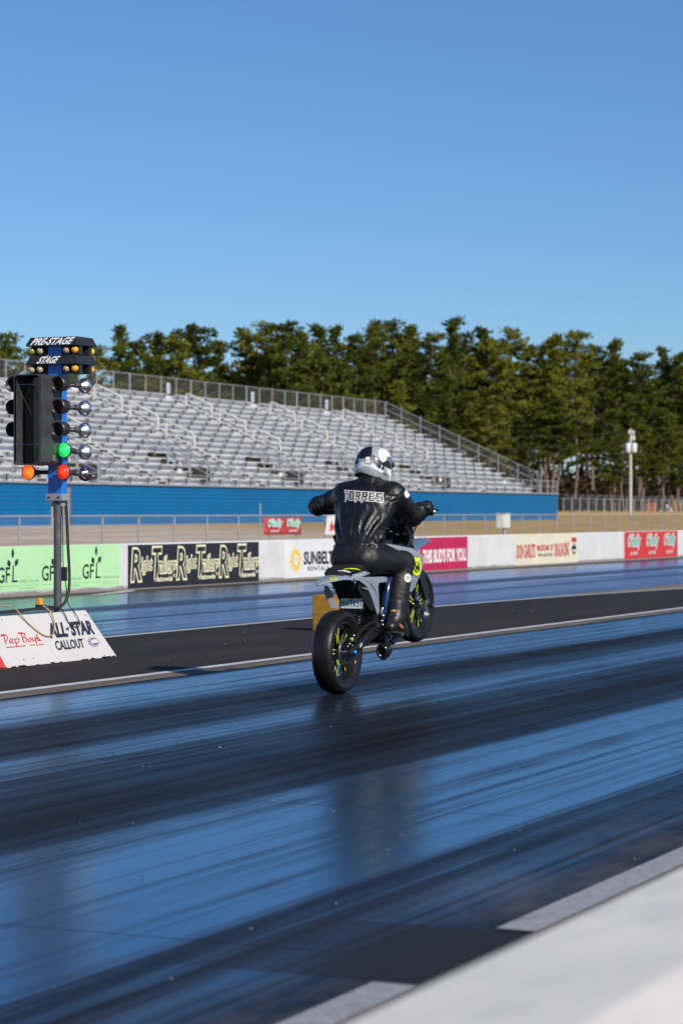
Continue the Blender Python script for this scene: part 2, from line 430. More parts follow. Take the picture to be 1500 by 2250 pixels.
def ground_mat():
    m, nt, b, out = nodes_of('dry_ground')
    g = N(nt, 'NewGeometry'); sp = N(nt, 'SeparateXYZ'); nt.links.new(g.outputs['Position'], sp.inputs[0])
    n1 = noise(nt, scaled_pos(nt, 0.12, 0.5, 1), 1.0, 6); n2 = noise(nt, scaled_pos(nt, 1.5, 3, 1), 1.0, 5)
    sand = ramp(nt, n1, [(0.35, (0.46, 0.36, 0.27)), (0.65, (0.66, 0.54, 0.42))]).outputs[0]
    straw = ramp(nt, n1, [(0.3, (0.32, 0.21, 0.085)), (0.55, (0.50, 0.33, 0.125)), (0.75, (0.44, 0.31, 0.16))]).outputs[0]
    sx = math_n(nt, 'ADD', sp.outputs[0], math_n(nt, 'MULTIPLY', n1, 40.0))
    fx = ramp(nt, math_n(nt, 'MULTIPLY', sx, 0.004), [(0.52, 0.0), (0.62, 1.0)]).outputs[0]
    c = mixc(nt, fx, sand, straw)
    c = mixc(nt, ramp(nt, n2, [(0.52, 0.0), (0.72, 0.45)]).outputs[0], c, (0.20, 0.13, 0.07))
    nt.links.new(c, b.inputs['Base Color']); b.inputs['Roughness'].default_value = 0.95; b.inputs['Specular IOR Level'].default_value = 0.1
    bp = N(nt, 'Bump', i_Strength=0.6, i_Distance=0.1); nt.links.new(n2, bp.inputs['Height']); nt.links.new(bp.outputs[0], b.inputs['Normal'])
    return m
ys = [-400, -60, 0, 30, 52, 56, 60, 64, 69, 76, 85, 94, 105, 120, 200, 500, 1500]
xs_ = [-600, -200, 0, 100, 200, 300, 500, 900, 2500]
b = MB(); b.add([(x, y, terrain(y)) for y in ys for x in xs_], [(j * 9 + i, j * 9 + i + 1, j * 9 + 10 + i, j * 9 + 9 + i) for j in range(len(ys) - 1) for i in range(8)])
ground = b.build('ground', ground_mat(), fix=False); ground['kind'] = 'structure'

def strip_mat(name, bands, dull_col, gloss_col, wob=0.25, seam=True, rmin=0.10, rmax=0.42, off=0.0, brown=False, sky_tint=(0.41, 0.71, 0.95), amt=1.0):
    """rubbered drag-strip: long streaks along the track, glossy and dull bands across it.  bands: (Y in metres, gloss 0..1)"""
    m, nt, b, out = nodes_of(name)
    g = N(nt, 'NewGeometry'); sp = N(nt, 'SeparateXYZ'); nt.links.new(g.outputs['Position'], sp.inputs[0])
    X, Y = sp.outputs[0], sp.outputs[1]
    broad = noise(nt, scaled_pos(nt, 0.05, 1.1, 1), 1.0, 3)
    mid = ramp(nt, noise(nt, scaled_pos(nt, 0.07, 5.5, 1), 1.0, 8, 0.72), [(0.40, 0.05), (0.60, 0.95)]).outputs[0]
    fine = noise(nt, scaled_pos(nt, 0.22, 30.0, 1), 1.0, 5, 0.75)
    blot = noise(nt, scaled_pos(nt, 0.9, 2.2, 1), 1.0, 6, 0.6)
    y2 = math_n(nt, 'ADD', Y, math_n(nt, 'MULTIPLY', math_n(nt, 'SUBTRACT', broad, 0.5), wob * 2))
    y2 = math_n(nt, 'ADD', y2, math_n(nt, 'MULTIPLY', math_n(nt, 'SUBTRACT', fine, 0.5), wob * 0.9))
    lo, hi = bands[0][0], bands[-1][0]
    t = math_n(nt, 'DIVIDE', math_n(nt, 'SUBTRACT', y2, lo), hi - lo)
    gl = ramp(nt, t, [((p - lo) / (hi - lo), v) for p, v in bands]).outputs[0]
    st = math_n(nt, 'ADD', math_n(nt, 'MULTIPLY', math_n(nt, 'SUBTRACT', mid, 0.5), 0.95), math_n(nt, 'MULTIPLY', math_n(nt, 'SUBTRACT', fine, 0.5), 1.2))
    st = math_n(nt, 'ADD', st, math_n(nt, 'MULTIPLY', math_n(nt, 'SUBTRACT', blot, 0.5), 0.9))
    gl = math_n(nt, 'ADD', gl, math_n(nt, 'MULTIPLY', st, math_n(nt, 'ADD', 0.07, math_n(nt, 'MULTIPLY', gl, 1.12))), clamp=True)
    tl = ramp(nt, noise(nt, scaled_pos(nt, 0.016, 15.0, 1), 1.0, 3, 0.6), [(0.60, 1.0), (0.67, 0.35)]).outputs[0]      # single tyre lines
    gl = math_n(nt, 'MULTIPLY', gl, tl)
    if seam:
        fr = math_n(nt, 'FRACT', math_n(nt, 'DIVIDE', math_n(nt, 'ADD', X, math_n(nt, 'MULTIPLY', blot, 0.05)), 3.31))
        sm = math_n(nt, 'LESS_THAN', math_n(nt, 'ABSOLUTE', math_n(nt, 'SUBTRACT', fr, 0.022)), 0.0022)
        gl = math_n(nt, 'MULTIPLY', gl, math_n(nt, 'SUBTRACT', 1.0, math_n(nt, 'MULTIPLY', sm, 0.75)))
    col = mixc(nt, gl, ramp(nt, blot, [(0.35, tuple(c * 0.7 for c in dull_col)), (0.65, tuple(c * 1.35 for c in dull_col))]).outputs[0], gloss_col)
    if brown:                                                # bare, worn asphalt beside the near wall
        wb = ramp(nt, math_n(nt, 'DIVIDE', y2, 10.0), [(0.27, 1.0), (0.335, 0.0)]).outputs[0]
        wn_ = ramp(nt, noise(nt, scaled_pos(nt, 0.7, 1.6, 1), 1.0, 7, 0.68), [(0.44, 0.0), (0.66, 1.0)]).outputs[0]
        inx = math_n(nt, 'MULTIPLY', math_n(nt, 'GREATER_THAN', X, 6.30), math_n(nt, 'LESS_THAN', X, 7.22))
        seal = math_n(nt, 'MULTIPLY', inx, ramp(nt, math_n(nt, 'DIVIDE', y2, 10.0), [(0.275, 1.0), (0.36, 0.0)]).outputs[0])      # sealed patch on the start line
        wn_ = math_n(nt, 'MULTIPLY', wn_, math_n(nt, 'SUBTRACT', 1.0, seal))
        gl = math_n(nt, 'MULTIPLY', gl, math_n(nt, 'SUBTRACT', 1.0, seal))
        col = mixc(nt, math_n(nt, 'MULTIPLY', wb, wn_), col, (0.12, 0.09, 0.066)); col = mixc(nt, seal, col, (0.026, 0.025, 0.027))
        wn2 = ramp(nt, noise(nt, scaled_pos(nt, 0.10, 1.4, 1), 1.0, 7, 0.7), [(0.60, 0.0), (0.75, 0.35)]).outputs[0]
        col = mixc(nt, math_n(nt, 'MULTIPLY', wn2, math_n(nt, 'SUBTRACT', 1.0, gl)), col, (0.075, 0.052, 0.035))
    nt.links.new(col, b.inputs['Base Color'])
    rg = ramp(nt, gl, [(0.0, rmax), (0.45, rmin * 1.7), (1.0, rmin)]).outputs[0]; nt.links.new(rg, b.inputs['Roughness'])
    sl = ramp(nt, gl, [(0.0, 0.015 + off), (0.5, 0.06 + off), (1.0, 0.08)]).outputs[0]; nt.links.new(sl, b.inputs['Specular IOR Level'])
    grain = noise(nt, scaled_pos(nt, 30, 60, 1), 1.0, 3)
    hb = math_n(nt, 'ADD', math_n(nt, 'MULTIPLY', fine, 0.6), math_n(nt, 'MULTIPLY', grain, 0.25))
    bp = N(nt, 'Bump', i_Strength=0.11, i_Distance=0.01); nt.links.new(hb, bp.inputs['Height']); nt.links.new(bp.outputs[0], b.inputs['Normal'])
    # traction compound and laid rubber: polished gloss, tinted blue to deepen the sky reflection
    gs_ = N(nt, 'BsdfGlossy'); gs_.inputs['Color'].default_value = (*sky_tint, 1); nt.links.new(rg, gs_.inputs['Roughness']); nt.links.new(bp.outputs[0], gs_.inputs['Normal'])
    fz = N(nt, 'Fresnel', i_IOR=1.42); mx = N(nt, 'MixShader'); nt.links.new(math_n(nt, 'MULTIPLY', math_n(nt, 'MULTIPLY', fz.outputs[0], gl), amt), mx.inputs[0])
    nt.links.new(b.outputs[0], mx.inputs[1]); nt.links.new(gs_.outputs[0], mx.inputs[2]); nt.links.new(mx.outputs[0], out.inputs[0])
    return m
near_bands = [(1.0, 0.02), (2.7, 0.03), (2.95, 0.16), (3.16, 0.42), (3.29, 0.12), (3.38, 0.42), (3.47, 0.12), (3.62, 0.80), (4.4, 1.0), (4.95, 0.82), (5.15, 0.12), (5.7, 0.03), (6.35, 0.16), (6.7, 0.60),
              (7.0, 0.50), (7.3, 0.10), (7.95, 0.04), (8.25, 0.55), (8.6, 0.95), (9.05, 0.85), (9.4, 0.10), (9.8, 0.0)]
far_bands = [(12.8, 0.25), (13.3, 0.7), (14.0, 1.0), (14.7, 0.85), (14.95, 0.12), (15.25, 0.8), (16.2, 0.9), (16.6, 0.15), (17.2, 0.22), (17.5, 0.95), (18.8, 1.0), (19.5, 0.6), (20.3, 0.1)]
asph = strip_mat('track_asphalt', near_bands, (0.0095, 0.0072, 0.0068), (0.004, 0.007, 0.013), rmin=0.165, rmax=0.45, brown=True, amt=0.82, wob=0.34)
asph_far = strip_mat('far_track_asphalt', far_bands, (0.030, 0.026, 0.026), (0.012, 0.016, 0.028), seam=False, rmin=0.18, rmax=0.45, off=0.03, sky_tint=(0.60, 0.74, 0.98), amt=0.85)
sheet('racing_lane', -40, 420, 0.9, 9.62, 0.004, asph)
sheet('opposite_lane', -40, 420, 12.97, 20.06, 0.004, asph_far)
def tar_mat():
    m, nt, b, out = nodes_of('divider_asphalt')
    v = scaled_pos(nt, 1, 1, 1); n1 = noise(nt, scaled_pos(nt, 0.25, 1.2, 1), 1.0, 6); n2 = noise(nt, v, 45, 3)
    c = ramp(nt, n1, [(0.3, (0.030, 0.025, 0.026)), (0.7, (0.048, 0.040, 0.040))]).outputs[0]
    c = mixc(nt, ramp(nt, n2, [(0.62, 0.0), (0.8, 0.5)]).outputs[0], c, (0.11, 0.10, 0.10))
    nt.links.new(c, b.inputs['Base Color']); b.inputs['Roughness'].default_value = 0.85; b.inputs['Specular IOR Level'].default_value = 0.12
    bp = N(nt, 'Bump', i_Strength=0.5, i_Distance=0.01); nt.links.new(n2, bp.inputs['Height']); nt.links.new(bp.outputs[0], b.inputs['Normal'])
    return m
tar = tar_mat()
# the dividing island narrows further down the strip
def curve_y(x): return 12.93 if x < 30 else 12.93 - 0.0075 * (x - 30) ** 2 if x < 46 else 12.93 - 1.92 - 0.10 * (x - 46)
def ribbon(name, xs, fy0, fy1, z, m):
    b = MB(); b.add([(x, f(x), z) for x in xs for f in (fy0, fy1)], [(2 * i, 2 * i + 2, 2 * i + 3, 2 * i + 1) for i in range(len(xs) - 1)])
    o = b.build(name, m, fix=False); o['kind'] = 'structure'; return o
xs2 = [-40, 0, 20, 30] + [30 + i for i in range(1, 26)]
sheet('shoulder_strip', -40, 420, 9.2, 13.4, 0.0025, mat('worn_concrete', (0.22, 0.18, 0.14), 0.85, var=0.3, vs=2, obj=False, stretch=(0.2, 1.5, 1), bump=0.4, bs=40))
ribbon('divider_road', xs2, lambda x: 9.70, lambda x: curve_y(x) - 0.02, 0.008, tar)
sand_line = mat('tan_strip', (0.17, 0.135, 0.10), 0.85, var=0.35, vs=3, obj=False, stretch=(0.25, 3, 1), dirt=((0.05, 0.045, 0.045), 2.2, 0.52), bump=0.5, bs=50)
sheet('sand_strip', -40, 420, 9.36, 9.62, 0.008, sand_line)
sheet('painted_line', -40, 420, 9.60, 9.72, 0.0125, M['line_white'])
ribbon('far_painted_line', xs2, lambda x: curve_y(x) - 0.03, lambda x: curve_y(x) + 0.08, 0.0125, M['line_white'])
sheet('gutter_strip', -40, 420, 20.0, 20.52, 0.0085, M['dirt_strip'])
sheet('near_painted_line', 7.24, 60, 2.635, 2.77, 0.0085, M['line_grey'])
sheet('near_painted_dash', 1.0, 6.27, 2.635, 2.77, 0.0085, M['line_grey'])
# pale water-streak where the opposite lane meets the wall
b = MB(); b.add([(33.4, 19.55, 0.0125), (35.2, 19.95, 0.0125), (36.0, 20.3, 0.0125), (35.6, 20.35, 0.0125), (34.4, 20.0, 0.0125), (33.4, 19.75, 0.0125)], [(0, 1, 2, 3, 4, 5)])
b.build('paint_streak', M['concrete'], fix=False)['kind'] = 'structure'
# loose grit and bits of rubber: one scatter
b = MB()
rnd = random.Random(5)
for i in range(330):
    p = rnd.choice((rnd.uniform(2.8, 9.3), rnd.uniform(9.8, 12.7), rnd.uniform(3, 9)))
    z = rnd.uniform(6, 34) if rnd.random() < 0.75 else rnd.uniform(6, 16)
    x = z; r_ = rnd.uniform(0.0025, 0.0065) * (1 if rnd.random() < 0.9 else 1.8) * (1.4 if p > 9.7 else 1)
    c = Vector((x, p, 0.008 + r_ * 0.4)); vs = [c + Vector((rnd.uniform(.6, 1.3) * r_ * dx, rnd.uniform(.6, 1.3) * r_ * dy, rnd.uniform(.4, .8) * r_ * dz)) for dx, dy, dz in ((1, 0, 0), (-1, 0, 0), (0, 1, 0), (0, -1, 0), (0, 0, 1), (0, 0, -1))]
    b.add(vs, [(0, 2, 4), (2, 1, 4), (1, 3, 4), (3, 0, 4), (2, 0, 5), (1, 2, 5), (3, 1, 5), (0, 3, 5)], 0 if rnd.random() < 0.55 else 1)
tag(b.build('gravel', [mat('grit_pale', (0.30, 0.27, 0.25), 0.9), mat('grit_dark', (0.03, 0.028, 0.028), 0.9)]), 'small bits of grit and rubber lying loose on the track', 'grit', kind='stuff')

# ================================================================== near wall (foreground, bottom right)
nw = empty('concrete_wall', (6, 0.9, 0))
tag(nw, 'white concrete barrier in the near corner, out of focus, with a sloping top edge', 'barrier')
b = MB(); prof = [(0.30, 0), (0.30, 0.80), (0.829, 0.80), (1.175, 0.74), (1.195, 0.62), (1.27, 0)]
b.loft([[Vector((x - 6, y - 0.9, z)) for y, z in prof] for x in (-12, 0, 10, 60)], smooth=False)
b.build('barrier_body', mat('near_concrete', (0.94, 0.87, 0.77), 0.85, var=0.07, vs=3, bump=0.15, bs=25, dirt=((0.60, 0.58, 0.56), 3.2, 0.54)), nw)

# ================================================================== far wall with painted adverts
WP, WH = 20.5, 0.80
fw = empty('concrete_wall', (45, WP, 0))
tag(fw, 'long low white concrete wall painted with adverts, beyond the opposite lane', 'barrier')
b = MB(); b.loft([[Vector((x - 45, y - 0, z)) for y, z in [(0, 0), (0, WH - 0.03), (0.03, WH), (0.27, WH), (0.30, WH - 0.03), (0.30, 0)]] for x in (-30, 20, 40, 60, 90, 420)], smooth=False)
b.build('wall_body', M['white_paint'], fw)
WPL = (Vector((0, WP, 0)), Vector((0, -1, 0)))
def advert(name, px0, px1, m, z0=0.05, z1=WH - 0.012, lift=0.004, parent=fw):
    x0, x1 = S(px0, WP), S(px1, WP)
    b = MB(); b.box(((x0 + x1) / 2 - 45, -lift / 2 - 0.0015, (z0 + z1) / 2), (x1 - x0, lift, z1 - z0)); return b.build(name, m, parent), x0, x1
def wtext(body, px0, px1, y0l, y0r, y1l, m, parent, **kw):
    return px_text(body, (px0, y0l), (px1, y0r), (px0, y1l), WPL, m, parent, **kw)
# green advert
ad, x0, x1 = advert('painted_advert', -120, 264, M['green_paint'], 0.09, 0.795); ad['label'] = 'green painted advert with leafy lettering'
def ell_poly(cx, cy, rx, ry, ang, n=14):
    ca, sa = math.cos(ang), math.sin(ang)
    return [(cx + rx * math.cos(q) * ca - ry * math.sin(q) * sa, cy + rx * math.cos(q) * sa + ry * math.sin(q) * ca) for q in [2 * math.pi * i / n for i in range(n)]]
def leaf_poly(cx, cy, w, h, ang, n=10):
    pts = [(w * math.sin(math.pi * i / n), h * (i / n - 0.5) * 2) for i in range(n + 1)] + [(-w * math.sin(math.pi * i / n), h * (i / n - 0.5) * 2) for i in range(n - 1, 0, -1)]
    ca, sa = math.cos(ang), math.sin(ang)
    return [(cx + x * ca - y * sa, cy + x * sa + y * ca) for x, y in pts]
gw = S(180, WP) - S(90, WP)
for k, sx0 in enumerate((S(-90, WP), S(-6, WP), S(92, WP), S(181, WP))):
    w = gw * 0.36; zb = 0.235
    pl = lambda x, y, sx0=sx0: Vector((sx0 + x * gw, WP - 0.0105, y))
    fit_text('GF', pl(0, zb), Vector((gw * 0.28, 0, 0)), Vector((0, 0, 0.24)), M['ink'], ad, lift=0.0, bold=0.012)
    polys = [[(0.325, 0.235), (0.455, 0.235), (0.455, 0.265), (0.365, 0.265), (0.37, 0.50), (0.345, 0.50), (0.335, 0.30)]]
    lv = [leaf_poly(0.345, 0.69, 0.030, 0.085, 0), leaf_poly(0.26, 0.535, 0.040, 0.062, 0.35), leaf_poly(0.43, 0.545, 0.040, 0.068, -0.45)]
    poly_on(polys + lv, M['ink'], ad, 'leaf_emblem', pl)
    fit_text('GREEN FOR LIFE', pl(0.50, 0.225), Vector((gw * 0.45, 0, 0)), Vector((0, 0, 0.04)), M['faint_green'], ad, lift=0.0)
    poly_on([[(0.0, 0.175), (0.94, 0.175), (0.94, 0.181), (0.0, 0.181)]], M['faint_green'], ad, 'rule_line', pl)
    fit_text('gflenvironmental.com', pl(0.50, 0.12), Vector((gw * 0.42, 0, 0)), Vector((0, 0, 0.03)), M['faint_green'], ad, lift=0.0)
# black trailer advert
ad, x0, x1 = advert('painted_advert', 281, 568, M['black_paint'], 0.03, 0.775); ad['label'] = 'black painted advert with cream outlined lettering'
wd = (x1 - x0)
for k in range(3):
    ox = x0 + wd * (0.025 + 0.327 * k)
    def T(body, fx, fw_, z0, z1, bold_out=0.062, sh=0.10, bold_in=0.010):
        o = Vector((ox + wd * fx, WP - 0.0055, z0)); u = Vector((wd * fw_, 0, 0)); v = Vector((wd * fw_ * 0.0 + sh * (z1 - z0), 0, z1 - z0))
        fit_text(body, o, u, v, M['letter_cream'], ad, bold=bold_out, lift=0.001)
        fit_text(body, o, u, v, M['black_paint'], ad, bold=bold_in, lift=0.006)
    T('R', 0.0, 0.062, 0.17, 0.69)
    T('ight', 0.066, 0.076, 0.26, 0.56, 0.06, 0.10, -0.018)
    T('T', 0.140, 0.060, 0.20, 0.705)
    T('railers', 0.180, 0.138, 0.27, 0.56, 0.06, 0.10, -0.018)
    fit_text('Nationwide', Vector((ox + wd * 0.165, WP - 0.0055, 0.125)), Vector((wd * 0.125, 0, 0)), Vector((0.02, 0, 0.085)), M['letter_cream'], ad, bold=0.03, lift=0.001)
    fit_text('Inc.', Vector((ox + wd * 0.295, WP - 0.0055, 0.19)), Vector((wd * 0.022, 0, 0)), Vector((0.02, 0, 0.07)), M['letter_cream'], ad, bold=0.02, lift=0.001)
# rental advert
ad, x0, x1 = advert('painted_advert', 624, 790, M['panel_white'], 0.05, 0.795); ad['label'] = 'white painted advert with a yellow sun'
sc_ = S(649, WP); rx = (S(663, WP) - S(637, WP)) * 0.5
star = []
for i in range(24):
    q = 2 * math.pi * i / 24 + 0.1; r_ = 1.0 if i % 2 == 0 else 0.68
    if i % 6 == 0: r_ = 1.18
    star.append((r_ * math.cos(q), r_ * math.sin(q)))
inner = [(0.44 * math.cos(2 * math.pi * i / 24), 0.44 * math.sin(2 * math.pi * i / 24)) for i in range(24)]
pl = lambda x, y: Vector((sc_ + x * rx, WP - 0.0095, 0.40 + y * 0.25))
poly_on([star], M['sun_yellow'], ad, 'sun_emblem', pl)
pl2 = lambda x, y: Vector((sc_ + x * rx, WP - 0.0135, 0.40 + y * 0.25))
poly_on([inner], M['panel_white'], ad, 'sun_emblem', pl2)
wtext('SUNBELT', 667, 730, 1240, 1237.5, 1213, M['ink'], ad, bold=0.035, lift=0.010)
wtext('RENTALS', 675, 721, 1254, 1252, 1245, M['ink'], ad, bold=0.012, lift=0.010, spacing=1.25)
# crimson advert
ad, x0, x1 = advert('painted_advert', 884, 1026, M['bud_red'], 0.045, 0.775); ad['label'] = 'crimson painted advert with worn white lettering'
wtext("THIS BUD'S FOR YOU.", 928, 1023, 1237, 1231, 1209, M['letter_white'], ad, bold=0.04, lift=0.008)
bx = [(0, 0), (0.25, 0.32), (0.5, 0.18), (0.75, 0.32), (1, 0), (0.75, -0.32), (0.5, -0.18), (0.25, -0.32)]
pw = S(921, WP) - S(892, WP)
poly_on([bx], M['pale_pink'], ad, 'bow_tie_emblem', lambda x, y: Vector((S(892, WP) + x * pw, WP - 0.0095, 0.47 + y)))
poly_on([[(0.5 + (x - 0.5) * 0.84, y * 0.80) for x, y in bx]], M['bud_red'], ad, 'bow_tie_emblem', lambda x, y: Vector((S(892, WP) + x * pw, WP - 0.0125, 0.47 + y)))
# museum advert
ad, x0, x1 = advert('painted_advert', 1131, 1268, M['cream'], 0.045, 0.797); ad['label'] = 'cream painted advert with red museum lettering'
wtext('DON GARLITS', 1134, 1174, 1227, 1224.5, 1198, M['red_letter'], ad, bold=0.03, lift=0.008)
wtext('MUSEUM OF', 1178.5, 1214, 1210.5, 1209, 1198, M['red_letter'], ad, bold=0.03, lift=0.008)
wtext('WWW.GARLITS.COM', 1180, 1212, 1223.5, 1221.5, 1217, M['ink'], ad, bold=0.02, lift=0.008)
wtext('DRAG RACING', 1217, 1248, 1223, 1220, 1195, M['red_letter'], ad, bold=0.03, lift=0.008)
shx = S(1254, WP); shw = S(1265, WP) - shx
poly_on([[(0, 0.57), (1, 0.57), (1, 0.68), (0, 0.68)]], M['red_letter'], ad, 'museum_shield', lambda x, y: Vector((shx + x * shw, WP - 0.0095, y)))
poly_on([[(0.08, 0.36), (0.5, 0.22), (0.92, 0.36), (0.92, 0.46), (0.6, 0.48), (0.6, 0.55), (0.4, 0.55), (0.4, 0.48), (0.08, 0.46)]], M['navy'], ad, 'museum_shield', lambda x, y: Vector((shx + x * shw, WP - 0.0095, y)))
poly_on([[(0.2, 0.33), (0.8, 0.33), (0.8, 0.37), (0.2, 0.37)]], M['letter_white'], ad, 'museum_shield', lambda x, y: Vector((shx + x * shw, WP - 0.0125, y)))
# red car-parts advert
def parts_logo(parent, place, m_green, n):
    """'O'Reilly AUTO PARTS' set in white-rimmed green"""
    (o, u, v) = place
    fit_text("O'Reilly", o + v * 0.28, u, v * 0.72 + u * 0.10, M['letter_white'], parent, bold=0.075, lift=0.006)
    fit_text("O'Reilly", o + v * 0.28, u, v * 0.72 + u * 0.10, m_green, parent, bold=0.015, lift=0.011)
    fit_text('AUTO PARTS', o + u * 0.22, u * 0.62, v * 0.15, M['letter_white'], parent, bold=0.02, lift=0.006)
ad, x0, x1 = advert('painted_advert', 1370.5, 1487, M['red_paint'], 0.045, 0.79); ad['label'] = 'red painted advert repeating a green and white logo three times'
for k in range(3):
    w = (x1 - x0)
    parts_logo(ad, (Vector((x0 + w * (0.05 + 0.335 * k), WP - 0.0055, 0.15)), Vector((w * 0.22, 0, 0)), Vector((0, 0, 0.56))), M['mint'], 0)

# ================================================================== low chain-link fence with banners
FP, FH = 49.0, 1.21
fence = empty('chain_link_fence', (110, FP, 0)); tag(fence, 'low chain link fence with steel top rail running behind the advert wall', 'fence')
x = 60.0; rnd = random.Random(3)
b = MB(); b.box((80, 0, FH - 0.02), (280, 0.055, 0.055)); b.build('top_rail', M['galv'], fence)
b = MB(); b.add([(-60, 0, 0.03), (220, 0, 0.03), (220, 0, FH - 0.05), (-60, 0, FH - 0.05)], [(0, 1, 2, 3)]); b.build('wire_mesh', chain_link('low_fence_mesh', 0.13), fence, fix=False)
for i in range(60):
    xx = -44 + 3.02 * i + rnd.uniform(-0.12, 0.12)
    b = MB(); b.tube([(xx, 0.05, 0), (xx + rnd.uniform(-0.04, 0.04), 0.05, FH)], 0.042, 8); b.build('fence_post', M['galv'], fence)
for pxx in (575, 741):                                     # two tall posts
    xx = S(pxx, FP) - 110
    b = MB(); b.tube([(xx, 0.08, 0), (xx, 0.08, 1.75)], 0.035, 8); b.build('fence_post', M['galv'], fence)
FPL = (Vector((0, FP - 0.05, 0)), Vector((0, -1, 0)))
ban = empty('fence_banner', (S(577, FP), FP - 0.04, 0)); tag(ban, 'red banner with two green and white logos tied to the low fence', 'banner')
xa, xb = S(578, FP), S(660, FP)
b = MB(); L_ = xb - xa
rows = [[Vector((L_ * i / 12, -0.02 - 0.025 * math.sin(i * 1.3 + j), 0.30 + 0.80 * j / 4 - (0.03 * math.sin(math.pi * i / 12) if j == 4 else 0))) for i in range(13)] for j in range(5)]
b.add([v for r_ in rows for v in r_], [(j * 13 + i, j * 13 + i + 1, j * 13 + 14 + i, j * 13 + 13 + i) for j in range(4) for i in range(12)], smooth=True)
bo = b.build('banner_cloth', mat('banner_red', (0.42, 0.045, 0.05), 0.6, var=0.1), ban, fix=False)
sd = bo.modifiers.new('solid', 'SOLIDIFY'); sd.thickness = 0.006
for k in range(2):
    parts_logo(ban, (Vector((xa + L_ * (0.04 + 0.5 * k), FP - 0.13, 0.42)), Vector((L_ * 0.36, 0, 0)), Vector((0, 0, 0.58))), M['mint'], 0)
ban2 = empty('fence_banner', (S(716, FP), FP - 0.04, 0)); tag(ban2, 'white banner with red figures on the low fence, half hidden by the rider', 'banner')
xa, xb = S(714, FP), S(780, FP); L_ = xb - xa
b = MB(); b.loft([[Vector((L_ * i / 8 + (0.4 * (1 - z / 1.1) * -1 if i == 0 else 0), -0.03 - 0.02 * math.sin(i * 1.7) + t, z)) for z, t in ((0.25, 0), (1.17, 0), (1.17, 0.01), (0.25, 0.01))] for i in range(9)], smooth=False)
b.build('banner_cloth', mat('banner_white', (0.62, 0.60, 0.60), 0.6, var=0.06), ban2)
for fx in (0.07, 0.30):
    poly_on([[(0, 0.42), (0.16, 0.48), (0.19, 0.62), (0.12, 0.78), (0.10, 0.92), (0.07, 0.80), (0.02, 0.68), (0.04, 0.55)]], M['red_paint'], ban2, 'flame_emblem', lambda x, y, fx=fx: Vector((xa + L_ * (fx + x), FP - 0.10, y)))
# electrical cabinet at the fence
cx = S(1105, 46.5)
cab = empty('cabinet', (cx, 46.5, 0)); tag(cab, 'small white electrical cabinet on a stub post in front of the low fence', 'cabinet')
b = MB(); b.box((0, 0, 0.86), (0.95, 0.45, 0.76)); b.box((0, -0.02, 1.25), (1.02, 0.52, 0.03)); b.build('cabinet_box', mat('cabinet_white', (0.66, 0.67, 0.62), 0.5), cab, bevel=0.02)
b = MB(); b.box((0, -0.235, 0.86), (0.80, 0.02, 0.64)); b.build('door', mat('cabinet_door', (0.60, 0.61, 0.58), 0.5), cab, bevel=0.006)
b = MB(); b.tube([(0.2, 0, 0), (0.2, 0, 0.48)], 0.09, 10); b.build('stub_post', M['galv'], cab)
# ================================================================== grandstand
GA = R(1.5); GO = Vector((200.6, 71.0, 0))
GX = Vector((math.cos(GA), math.sin(GA), 0)); GY = Vector((-math.sin(GA), math.cos(GA), 0))
def gs(px, yl, py=HOR):
    q = on_plane(px, py, GO + GY * yl, -GY) - GO; return q.dot(GX)
gst = empty('grandstand', GO, (0, 0, GA)); tag(gst, 'long open aluminium grandstand with bench rows above a blue corrugated front', 'grandstand')
LEFT, NR, RISE, TREAD, Y0, Z0 = -118.0, 16, 0.437, 0.92, 1.5, 3.0
# blue corrugated front, in two stretches with a gap for a passage
gapa, gapb = gs(113, 0), gs(157, 0)
def corrugated(x0, x1):
    b = MB(); n = 44; ring = []
    zs = [0.45 + (Z0 - 0.45) * i / n for i in range(n + 1)]
    prof = [(-0.018 * (1 if (i // 2) % 2 else -1), z) for i, z in enumerate(zs)]
    vs = [Vector((x, y, z)) for x in (x0, x1) for y, z in prof]
    k = n + 1; b.add(vs, [(i, k + i, k + i + 1, i + 1) for i in range(n)])
    o = b.build('front_wall', M['blue_steel'], gst, fix=False); return o
corrugated(LEFT, gapa); corrugated(gapb, 0.0)
b = MB(); b.add([(0.02, 0, 0.45), (0.02, Y0 + NR * TREAD, 0.45), (0.02, Y0 + 1, Z0), (0.02, 0, Z0)], [(0, 1, 2, 3)]); b.build('end_wall', M['blue_steel'], gst, fix=False)
for xx in (gapa + 0.35, gapa + 1.4, gapb - 0.05):
    b = MB(); b.box((xx, 0.25, 1.75), (0.28, 0.28, 2.5)); b.build('support_post', M['rusty' if xx < gapb - 1 else 'galv'], gst)
b = MB(); b.box(((gapa + gapb) / 2, 3.0, 1.75), (gapb - gapa + 3, 0.1, 2.5)); b.build('passage_back', M['rusty'], gst)
b = MB(); b.box(((LEFT) / 2, Y0 / 2 - 0.05, Z0 - 0.06), (-LEFT, Y0 + 0.2, 0.10)); b.build('walkway', M['alu_dark'], gst)
